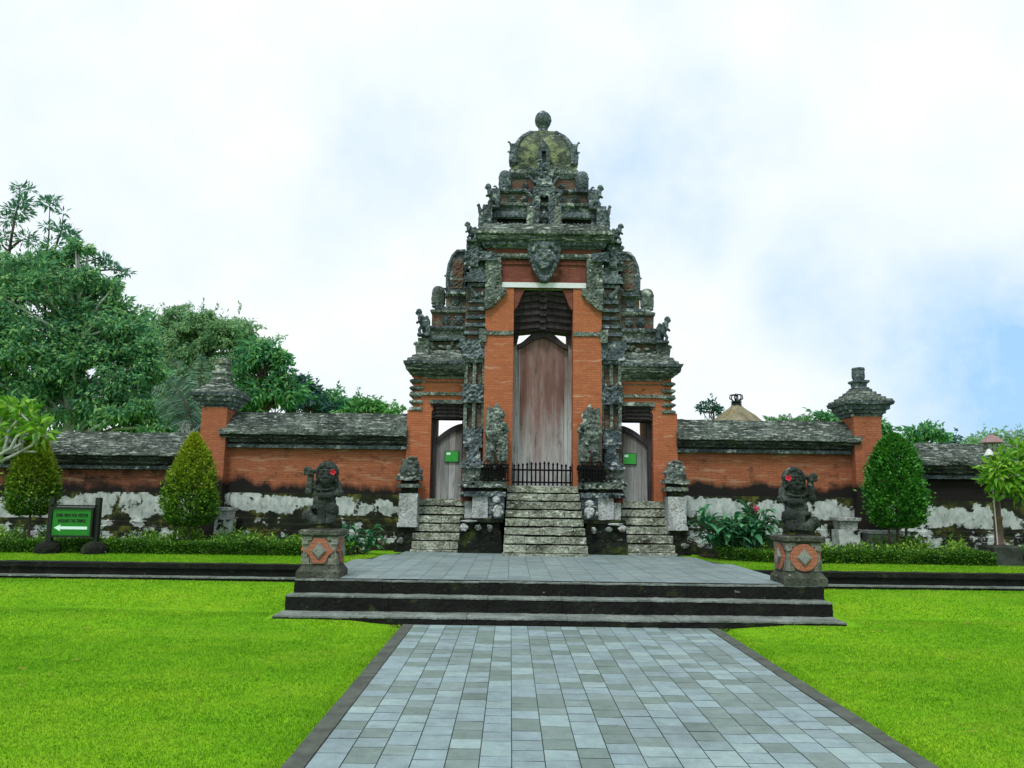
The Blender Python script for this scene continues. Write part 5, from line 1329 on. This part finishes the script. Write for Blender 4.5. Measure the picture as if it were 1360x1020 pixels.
GT = 'trees beyond the left wall'; GR = 'trees beyond the right wall'
tree('broadleaf_tree', 'huge dense broadleaf tree at the left edge towering over the wall', 27, (95, 620),
     [(50, 415, 80, 56), (125, 430, 62, 46), (30, 480, 80, 60), (110, 500, 75, 60), (170, 500, 42, 48), (12, 365, 46, 22), (88, 366, 46, 26), (155, 440, 38, 32), (70, 545, 90, 26), (175, 545, 42, 24), (106, 328, 18, 8), (70, 345, 20, 10), (190, 470, 22, 22), (145, 385, 22, 12), (-40, 440, 70, 110), (205, 560, 45, 24), (238, 578, 36, 16)],
     'leaf_big', .19, 84, 4.0, .20, 'bark_pale', None, .2, GT, .75, 1)
twig_tree('feathery_tree', 'thin feathery topped tree rising highest above the big broadleaf crown at far left', 28, (10, 600),
     [([(10, 350), (16, 310), (22, 280), (27, 250)], [(24, 280, 18, 200), (12, 292, 16, 120), (32, 268, 14, 110), (28, 250, 9, 45), (39, 252, 6, 28), (20, 248, 5, 18), (4, 312, 10, 50)]), ([(14, 330), (26, 320), (42, 316)], [(34, 316, 13, 80), (44, 322, 8, 40)]), ([(12, 335), (2, 325)], [(2, 320, 12, 70)])],
     'leaf_feather', .22, .06, GT, 31)
twig_tree('feathery_tree', 'slim sapling with an umbrella tuft right of the highest feathery tree', 27.5, (62, 600),
     [([(62, 340), (65, 310), (66, 275)], [(60, 268, 9, 45), (72, 266, 9, 45), (66, 272, 10, 40), (62, 300, 7, 30), (70, 325, 14, 70)]), ([(70, 340), (82, 305), (84, 285)], [(84, 283, 5, 16), (88, 310, 14, 110), (96, 314, 9, 60), (78, 300, 9, 50), (100, 330, 9, 50)]), ([(100, 350), (125, 345), (135, 340)], [(128, 345, 8, 50), (138, 345, 9, 60), (144, 350, 7, 40)]), ([(120, 360), (150, 358), (170, 362)], [(150, 355, 8, 50), (160, 362, 7, 40), (170, 362, 5, 24), (152, 372, 7, 40)])],
     'leaf_feather', .22, .04, GT, 32)
def droops(t):
    V = []; rng = np.random.default_rng(5)
    for (x0, y0, x1, y1) in ((300, 440, 352, 434), (310, 435, 345, 432), (320, 460, 378, 446), (235, 415, 252, 404), (195, 425, 187, 412), (300, 430, 322, 424), (330, 455, 368, 450)):
        for k in range(150):
            u = rng.random(); p = np.array(at(x0+(x1-x0)*u+rng.normal()*3*(1-u), y0+(y1-y0)*u+rng.normal()*4.5*(1-u)**1.3, 32))
            if rng.random() < .55*u: continue
            V.append(leaf_quads(p[None], rng.normal(size=(1, 3))+np.array([[.6, 0, -.3]]), .22, .06, rng)[0])
    return [np.array(V)]
tree('bamboo_clump', 'grey green bamboo clump with thin arching twigs behind the left capped pillar', 32, (250, 600),
     [(240, 450, 46, 28), (285, 470, 48, 40), (230, 500, 48, 40), (310, 445, 34, 16), (205, 445, 24, 24), (265, 430, 30, 14), (300, 510, 42, 34), (235, 540, 50, 20), (230, 420, 18, 10)],
     'leaf_grey', .17, 90, 6.0, .07, 'bark', droops, .5, GT, .6, 2)
tree('broadleaf_tree', 'mid green tree with a gap in its crown, right of the left capped pillar', 29, (348, 600),
     [(335, 462, 22, 9), (362, 466, 18, 10), (378, 488, 12, 20), (330, 490, 16, 20), (345, 525, 34, 16), (385, 520, 16, 16), (322, 530, 18, 20), (352, 478, 20, 8), (366, 512, 14, 10)],
     'leaf_mid', .26, 40, 4.2, .12, 'bark', None, .2, GT, .8, 3)
tree('broadleaf_tree', 'dark blue green tree low over the wall right of the tree with a gap', 33, (405, 600),
     [(398, 512, 15, 10), (404, 530, 22, 16), (388, 532, 12, 14), (412, 518, 8, 8), (425, 540, 14, 10)], 'leaf_blue', .24, 38, 4.6, .1, 'bark', None, .2, GT, .8, 4)
tree('broadleaf_tree', 'mid green low tree top between the dark blue green tree and the bright one', 34, (445, 600),
     [(440, 528, 15, 7), (448, 540, 22, 11), (428, 535, 10, 8), (462, 536, 9, 8)], 'leaf_mid', .24, 36, 5, .1, 'bark', None, .2, GT, .8, 5)
tree('broadleaf_tree', 'bright green low tree top over the wall near the gate', 31, (490, 600),
     [(480, 541, 18, 9), (496, 537, 12, 7), (505, 544, 10, 6), (468, 545, 10, 6)], 'leaf_bright', .22, 36, 5.5, .09, 'bark', None, .2, GT, .8, 6)
tree('broadleaf_tree', 'tiny bright tree top just left of the gate', 30, (526, 600), [(526, 544, 9, 6), (520, 548, 7, 4)], 'leaf_bright', .18, 34, 7, .07, 'bark', None, .2, GT, .8, 7)
tree('broadleaf_tree', 'lone thin tree left of the thatched roof', 38, (951, 600), [(942, 547, 13, 4), (948, 538, 11, 4), (936, 541, 8, 3), (953, 545, 6, 4)], 'leaf_blue', .2, 24, 4.5, .07, 'bark', None, .1, GR, .8, 8)
tree('broadleaf_tree', 'rounded green tree behind the right capped pillar', 30, (1112, 620), [(1105, 552, 16, 7), (1085, 556, 14, 4), (1128, 560, 20, 12), (1165, 570, 16, 14), (1170, 580, 16, 12)], 'leaf_mid', .22, 36, 5, .1, 'bark', None, .2, GR, .8, 9)
tree('broadleaf_tree', 'spreading dark tree top right of the rounded topiary', 30, (1230, 620), [(1228, 570, 17, 5), (1245, 577, 13, 5), (1212, 576, 10, 4), (1232, 580, 26, 6), (1206, 584, 12, 5)], 'leaf_mid', .22, 34, 5, .1, 'bark', None, .1, GR, .8, 10)
tree('broadleaf_tree', 'pale grey green sparse tree top above the wall by the lamp', 29, (1330, 620), [(1310, 582, 22, 7), (1340, 580, 22, 7), (1362, 584, 20, 8), (1290, 588, 18, 5)], 'leaf_grey', .17, 24, 5.2, .09, 'bark_pale', None, .0, GR, .8, 11)
tree('broadleaf_tree', 'small bluish tree tops low over the far right wall', 33, (1265, 620), [(1268, 585, 14, 4), (1255, 588, 10, 4), (1280, 590, 12, 3)], 'leaf_blue', .2, 30, 5, .08, 'bark', None, .2, GR, .8, 12)

# palm fronds behind the left wall, spiky cycad tops behind the right wall
def frond(V, b, p0, p1, sag, L, n, rng):
    p0, p1 = Vector(p0), Vector(p1); pts = []
    for i in range(13):
        u = i/12; pts.append(p0.lerp(p1, u)+Vector((0, 0, sag*math.sin(math.pi*u*.9))))
    b.tube(pts, [.03*(1-.8*i/12) for i in range(13)], 5)
    ax = (p1-p0).normalized()
    for k in range(n):
        u = .08+.9*k/n; i = min(11, int(u*12)); p = np.array(pts[i].lerp(pts[i+1], u*12-i))
        tdir = np.array((pts[i+1]-pts[i]).normalized())
        for s in (-1, 1):
            sd = np.cross(tdir, [0, -1, .3]); sd /= np.linalg.norm(sd)
            d = sd*s+tdir*.55+np.array([0, 0, -.35])+rng.normal(size=3)*.06
            V.append(leaf_quads(p[None], d[None], L*math.sin(math.pi*(.12+.85*u)), .035, rng, .1, .15)[0])
rng = np.random.default_rng(8)
pt = thing('palm_tree', 'young palm with arching feathery fronds left of the left capped pillar', 'palm', at(252, 610, 21)*1.0)
ORG[pt.name] = Vector((at(252, 610, 21).x, 21, PZ)); pt.location = ORG[pt.name]
V = []; b = MB(); root = at(262, 585, 21)
for (x, y, sag) in ((222, 508, .35), (228, 480, .3), (205, 545, .35), (268, 470, .2), (300, 500, .35), (200, 520, .3), (240, 540, .2), (290, 540, .3)):
    frond(V, b, root, at(x, y, 21+rng.uniform(-.6, .5)), sag, .48, 60, rng)
b.tube([ORG[pt.name], root], [.14, .1], 9)
b.build('trunk', ['bark'], pt); leaves_obj('fronds', np.array(V), 'leaf_palm', pt, tuple(ORG[pt.name]))
cy_ = thing('cycad', 'spiky cycad tuft showing over the right wall', 'cycad', (at(1045, 600, 21).x, 21, PZ))
V = []; b = MB(); root = at(1048, 590, 21)
for k in range(26):
    x = 1012+72*k/25; frond(V, b, root, at(x, 551+rng.uniform(-3, 9)+abs(x-1055)*.10, 21+rng.uniform(-.5, .5)), .12, .16, 26, rng)
b.tube([ORG[cy_.name], root], [.14, .1], 9); b.build('trunk', ['bark'], cy_); leaves_obj('fronds', np.array(V), 'leaf_mid', cy_, tuple(ORG[cy_.name]))
# bare pale twiggy shrub over the left wall
bs = thing('bare_shrub', 'leafless pale twiggy shrub over the coping left of the left capped pillar', 'shrub', (at(246, 600, 19).x, 19, PZ))
b = MB(); r = random.Random(6)
def fork(p, d, L, rad, n):
    q = p+d*L; b.tube([p, p.lerp(q, .5)+Vector((r.uniform(-.03, .03), 0, .02)), q], [rad, rad*.85, rad*.7], 5)
    if n == 0: return
    for _ in range(2 if n < 4 else 3):
        fork(q, (d+Vector((r.uniform(-.8, .8), r.uniform(-.6, .6), r.uniform(-.2, .5)))).normalized(), L*r.uniform(.65, .9), rad*.68, n-1)
fork(ORG[bs.name].copy(), Vector((0, 0, 1)), 1.95, .035, 0); fork(ORG[bs.name]+Vector((0, 0, 1.93)), Vector((-.1, 0, 1)), .27, .022, 5)
b.build('branches', ['bark_pale'], bs)

# frangipani at the left edge and the leafy tree at the right edge
def frangipani(name, label, Y, base, lines, clusters, leafL, seed, rad, group=None):
    rng = np.random.default_rng(seed); p0 = Vector((at(*base, Y).x, Y, PZ))
    t = thing(name, label, 'tree', p0, group); b = MB(); V = []
    for ln in lines:
        pts = [at(x, y, Y+dy) for x, y, dy in ln]; sm = []
        for i in range(len(pts)-1):
            for k in range(4): sm.append(pts[i].lerp(pts[i+1], k/4))
        sm.append(pts[-1])
        b.tube(sm, [rad*(1-.45*i/len(sm)) for i in range(len(sm))], 7)
    b.tube([p0, at(*lines[0][0][:2], Y)], [rad*2.2, rad*1.5], 8)
    b.build('branches', ['bark_pale'], t)
    for (x, y, dy, n, q) in clusters:
        c = np.array(at(x, y, Y+dy))
        d = unit(rng.normal(size=(n, 3))+np.array([0, 0, .45])); p = c+d*q*rng.random((n, 1))
        V.append(leaf_quads(p, d, rng.uniform(.7, 1.15, n)*leafL, rng.uniform(.8, 1.1, n)*leafL*.33, rng, .22, .25))
    leaves_obj('crown', np.concatenate(V), 'leaf_frangi', t, tuple(p0))
frangipani('frangipani_tree', 'frangipani with bare pale forked branches and bright leaves at the left edge', 15.4, (-35, 700),
    [[(-30, 640, 0), (-5, 615, 0), (20, 604, 0), (42, 592, -.1), (52, 578, -.1)], [(-20, 620, .1), (5, 600, .1), (12, 575, .1), (10, 560, .1), (26, 548, .1)], [(-10, 610, 0), (14, 596, -.2), (22, 580, -.2), (38, 572, -.2)], [(5, 598, .1), (24, 598, .2), (30, 575, .2), (18, 556, .2)], [(-25, 610, .2), (-5, 585, .2), (2, 560, .2), (-2, 545, .2)], [(10, 600, 0), (28, 590, 0), (30, 600, .1), (48, 600, .1)], [(10, 575, .1), (22, 560, 0), (28, 550, 0), (38, 560, 0)]],
    [(8, 540, .2, 34, .22), (22, 542, .1, 30, .2), (40, 552, .1, 34, .22), (30, 562, .2, 34, .25), (5, 568, .3, 40, .25), (50, 568, 0, 34, .22), (45, 580, .2, 34, .25), (20, 580, .3, 40, .25), (-10, 555, .3, 40, .3), (0, 595, .3, 40, .25), (58, 580, .1, 18, .15)], .26, 51, .035)
frangipani('leafy_tree', 'small tree with bright broad leaves reaching in from the right edge before the lamp', 14.7, (1395, 760),
    [[(1392, 690, 0), (1375, 650, 0), (1350, 630, 0), (1318, 640, 0)], [(1380, 660, .1), (1360, 620, .1), (1340, 610, .1), (1325, 622, .1)], [(1375, 650, .2), (1370, 615, .2), (1355, 605, .2)]],
    [(1312, 643, 0, 26, .18), (1326, 622, -.1, 60, .26), (1340, 632, 0, 80, .3), (1352, 612, .1, 80, .3), (1345, 650, .1, 70, .26), (1362, 645, 0, 90, .34), (1366, 612, .1, 80, .34), (1328, 640, .1, 60, .26), (1385, 630, .1, 120, .45), (1318, 632, 0, 30, .18), (1332, 612, .1, 34, .2), (1358, 660, .1, 40, .24)], .23, 52, .045)

# ================================================================== SIGNBOARD
sb = thing('signboard', 'green signboard with a white left arrow between two black posts on the lawn terrace', 'sign', (-8.1, 14.9, PZ))
for x in (-8.56, -7.70):
    b = MB(); b.box(x-.045, x+.045, 14.93, 15.02, PZ, 1.50); b.build('post', ['sign_black'], sb)
    b = MB(); b.lathe(x, 14.95, [(.22, PZ-.01), (.225, .56), (.20, .62), (.12, .68), (.04, .70)], 14, 0, .02); b.build('base', ['stone_dark'], sb)
x0, x1, z0, z1 = -8.49, -7.77, .805, 1.285
b = MB()
for q in ((x0-.035, x1+.035, z1, z1+.035), (x0-.035, x1+.035, z0-.035, z0), (x0-.035, x0, z0, z1), (x1, x1+.035, z0, z1)): b.box(q[0], q[1], 14.86, 14.95, q[2], q[3])
b.box(x0-.07, x1+.07, 14.93, 14.96, z1+.045, z1+.075)
b.build('frame', ['sign_black'], sb)
b = MB(); b.box(x0, x1, 14.885, 14.93, z0, z1); pn = b.build('panel', ['sign_green'], sb)
b = MB(); zc = z0+.135; b.prism([(x0+.045, zc), (x0+.165, zc-.062), (x0+.155, zc-.026), (x1-.06, zc-.026), (x1-.06, zc+.026), (x0-.0+.155, zc+.026), (x0+.165, zc+.062)], 14.878, 14.888, 0); b.build('arrow', ['sign_white'], pn)
for txt, zz, w in (('OVER VIEW FOR VISITOR', z1-.145, .60), ('AROUND THE TEMPLE', z1-.245, .52)):
    cu = bpy.data.curves.new('lettering', 'FONT'); cu.body = txt; cu.align_x = 'CENTER'; cu.size = .085; cu.extrude = .002; cu.offset = .0015
    o = bpy.data.objects.new('lettering', cu); COL.objects.link(o); cu.materials.append(M['sign_black'])
    bpy.context.view_layer.update(); k = w/max(o.dimensions.x, .01)
    me = bpy.data.meshes.new_from_object(o.evaluated_get(bpy.context.evaluated_depsgraph_get())); bpy.data.objects.remove(o); me.name = 'lettering'
    o = bpy.data.objects.new('lettering', me); COL.objects.link(o)
    o.parent = pn; ORG[o.name] = ORG[sb.name]
    o.location = Vector(((x0+x1)/2, 14.881, zz))-ORG[sb.name]; o.rotation_euler = (math.pi/2, 0, 0); o.scale = (k, 1, 1)

# ================================================================== LAMP POST
lp = thing('lamp_post', 'brown garden lamp post with a pink hipped roof on a mossy block at right', 'lamp post', (9.25, 15.2, PZ))
lx = 9.25
b = MB(); b.loft([(lx-.27, lx+.27, 14.93, 15.47, PZ-.02), (lx-.25, lx+.25, 14.95, 15.45, .80), (lx-.22, lx+.22, 14.98, 15.42, .83)], 0, .1, .008); b.build('block', ['grey_block'], lp)
b = MB(); b.lathe(lx, 15.2, [(.10, .82), (.10, .86), (.082, .88), (.075, 1.30), (.09, 1.32), (.09, 1.36), (.066, 1.38), (.055, 2.48), (.07, 2.50), (.05, 2.53)], 14); b.build('pole', ['post_brown'], lp, True)
b = MB(); b.tube([(lx-.07, 15.14, .84), (lx-.075, 15.15, 1.6), (lx-.06, 15.15, 2.4)], .012, 6); b.box(lx, lx+.16, 15.19, 15.21, 1.33, 1.345); b.build('cable', ['white_metal'], lp)
b = MB(); b.lathe(lx, 15.2, [(.055, 2.53), (.10, 2.75), (.11, 2.76)], 6); b.build('lantern', ['lamp_glass'], lp)
b = MB()
for k in range(6):
    a = k*math.pi/3; b.tube([(lx+.058*math.cos(a), 15.2+.058*math.sin(a), 2.53), (lx+.112*math.cos(a), 15.2+.112*math.sin(a), 2.76)], .007, 5)
b.build('lantern_frame', ['post_brown'], lp)
b = MB(); b.lathe(lx, 15.2, [(.14, 2.745), (.205, 2.765), (.19, 2.79), (.10, 2.88), (.035, 2.91), (.03, 2.945), (.008, 2.955)], 12); b.build('roof', ['lamp_roof'], lp)
b = MB(); b.lathe(lx-.13, 15.1, [(.095, 2.50), (.085, 2.53), (.05, 2.60), (.02, 2.64)], 12); b.tube([(lx-.13, 15.1, 2.6), (lx, 15.18, 2.52)], .012, 6); b.build('floodlight', ['white_metal'], lp)

# ================================================================== THATCHED PAVILION
tp = thing('thatched_pavilion', 'thatched pavilion roof with a dark crown finial beyond the right wall', 'pavilion', (7.44, 26, PZ))
b = MB(); cx, cy = 7.44, 26.0
pr = []
for i in range(14):
    u = i/13; h = .10+2.2*u**1.0*(.55+.45*u); z = 4.68-.60*u**.9*2.3*(.8)
    pr.append((h, z))
b.lathe(cx, cy, [(r_, z_) for r_, z_ in reversed(((.17, 4.70), (.24, 4.62), (.42, 4.50), (.62, 4.35), (.82, 4.18), (1.05, 4.02), (1.6, 3.72), (2.2, 3.42), (2.3, 3.30)))], 36, 0, .03)
b.build('roof', ['thatch'], tp, True)
b = MB(); b.lathe(cx, cy, [(.19, 4.66), (.17, 4.70), (.17, 4.78), (.14, 4.80), (.19, 4.83), (.14, 4.86), (.05, 4.88)], 14)
for k in range(6):
    a = k*math.pi/3; ca, sa = math.cos(a), math.sin(a); b.tube([(cx+ca*.10, cy+sa*.10, 4.86), (cx+ca*.22, cy+sa*.22, 4.95), (cx+ca*.20, cy+sa*.20, 5.06), (cx+ca*.06, cy+sa*.06, 5.08), (cx, cy, 5.02)], .022, 6)
b.tube([(cx, cy, 4.86), (cx, cy, 5.14)], [.03, .008], 6)
b.build('crown_finial', ['sign_black'], tp)
for sx in (-1, 1):
    for sy in (-1, 1):
        b = MB(); b.box(cx+sx*1.4-.08, cx+sx*1.4+.08, cy+sy*1.4-.08, cy+sy*1.4+.08, PZ, 3.9); b.build('post', ['wood_dark'], tp)
b = MB(); b.box(cx-1.8, cx+1.8, cy-1.8, cy+1.8, PZ-.02, .95); b.build('base', ['stone'], tp)

# ================================================================== GRASS
def grass(n, xr, yr, keep, zf, hmin, hmax, label):
    rng = np.random.default_rng(77)
    x = rng.uniform(xr[0], xr[1], n); u = rng.random(n); y = yr[0]+(yr[1]-yr[0])*u
    k = keep(x, y, rng); x, y = x[k], y[k]; n = len(x); z = zf(x, y)
    a = rng.random(n)*2*np.pi; h = rng.uniform(hmin, hmax, n); w = rng.uniform(.0022, .0042, n)*(1+.09*np.maximum(0, y-4)); ln = rng.uniform(.1, .9, n)*h; b_ = rng.random(n)*2*np.pi
    base = np.stack([x, y, z], 1); sd = np.stack([np.cos(a)*w, np.sin(a)*w, 0*w], 1)
    tip = base+np.stack([np.cos(b_)*ln, np.sin(b_)*ln, h], 1)
    me = np_mesh('grass', np.stack([base-sd, base+sd, tip], 1), 3)
    o = link('grass', me, 'blade'); tag(o, label, 'grass', None, 'stuff')
def lz(x, y):
    t = np.clip((y-9.7)/3.0, 0, 1); e = np.clip(np.maximum(-1.5-x, x-2.8)/.7, 0, 1)*np.clip((y-9.2)/1.0, 0, 1)*(1-np.clip((y-10.3)/.6, 0, 1)); return .235*t*t*(3-2*t)-.014+.012*np.sin(x*.9+1)*np.sin(y*.7)+.06*e*e*(3-2*e)
def keep_front(x, y, rng):
    vis = (np.abs(x) < 1.0+.72*y)
    j = rng.normal(size=len(x))*.016; side = (x < -1.335+j) | (x > 2.625+j)
    steps = ~((x > -3.06) & (x < 4.45) & (y > 10.21))
    return vis & side & steps & (y < 12.92) & (rng.random(len(x)) < np.clip(1.5-.10*y, .3, 1))
grass(1300000, (-9.8, 9.8), (4.2, 12.95), keep_front, lz, .010, .025, 'short bright green mown grass on the front lawn')
def keep_back(x, y, rng):
    t = np.clip((y-13.3)/3.3, 0, 1)**1.3
    lo, hi = -2.80+.66*t, 4.0-.6*t
    return ((x < lo) & (y < 15.25+.4*(x > -4))) | ((x > hi) & (y < 15.1+.9*(x < 5.2)))
grass(170000, (-13.5, 13.5), (13.33, 16.2), keep_back, lambda x, y: 0*x+PZ-.014, .018, .036, 'short bright green grass strip on the raised terrace before the hedges')

mb = MB(); r = random.Random(40)
for k in range(46):
    x = r.choice((r.uniform(-6, -1.7), r.uniform(3.0, 8))); y = r.uniform(5, 12.5); z = float(lz(np.array([x]), np.array([y]))[0])+.022; a = r.uniform(0, 6.28); L = r.uniform(.018, .04)
    d = Vector((math.cos(a), math.sin(a), r.uniform(-.2, .3)))*L; sd = Vector((-math.sin(a), math.cos(a), r.uniform(-.2, .2)))*L*.4; p = Vector((x, y, z))
    mb.quad(p-d, p+sd, p+d+Vector((0, 0, .008)), p-sd)
o = mb.build('fallen_leaves', ['dry_leaf']); tag(o, 'scattered small dry leaves lying on the front lawn', 'leaf litter', None, 'stuff')
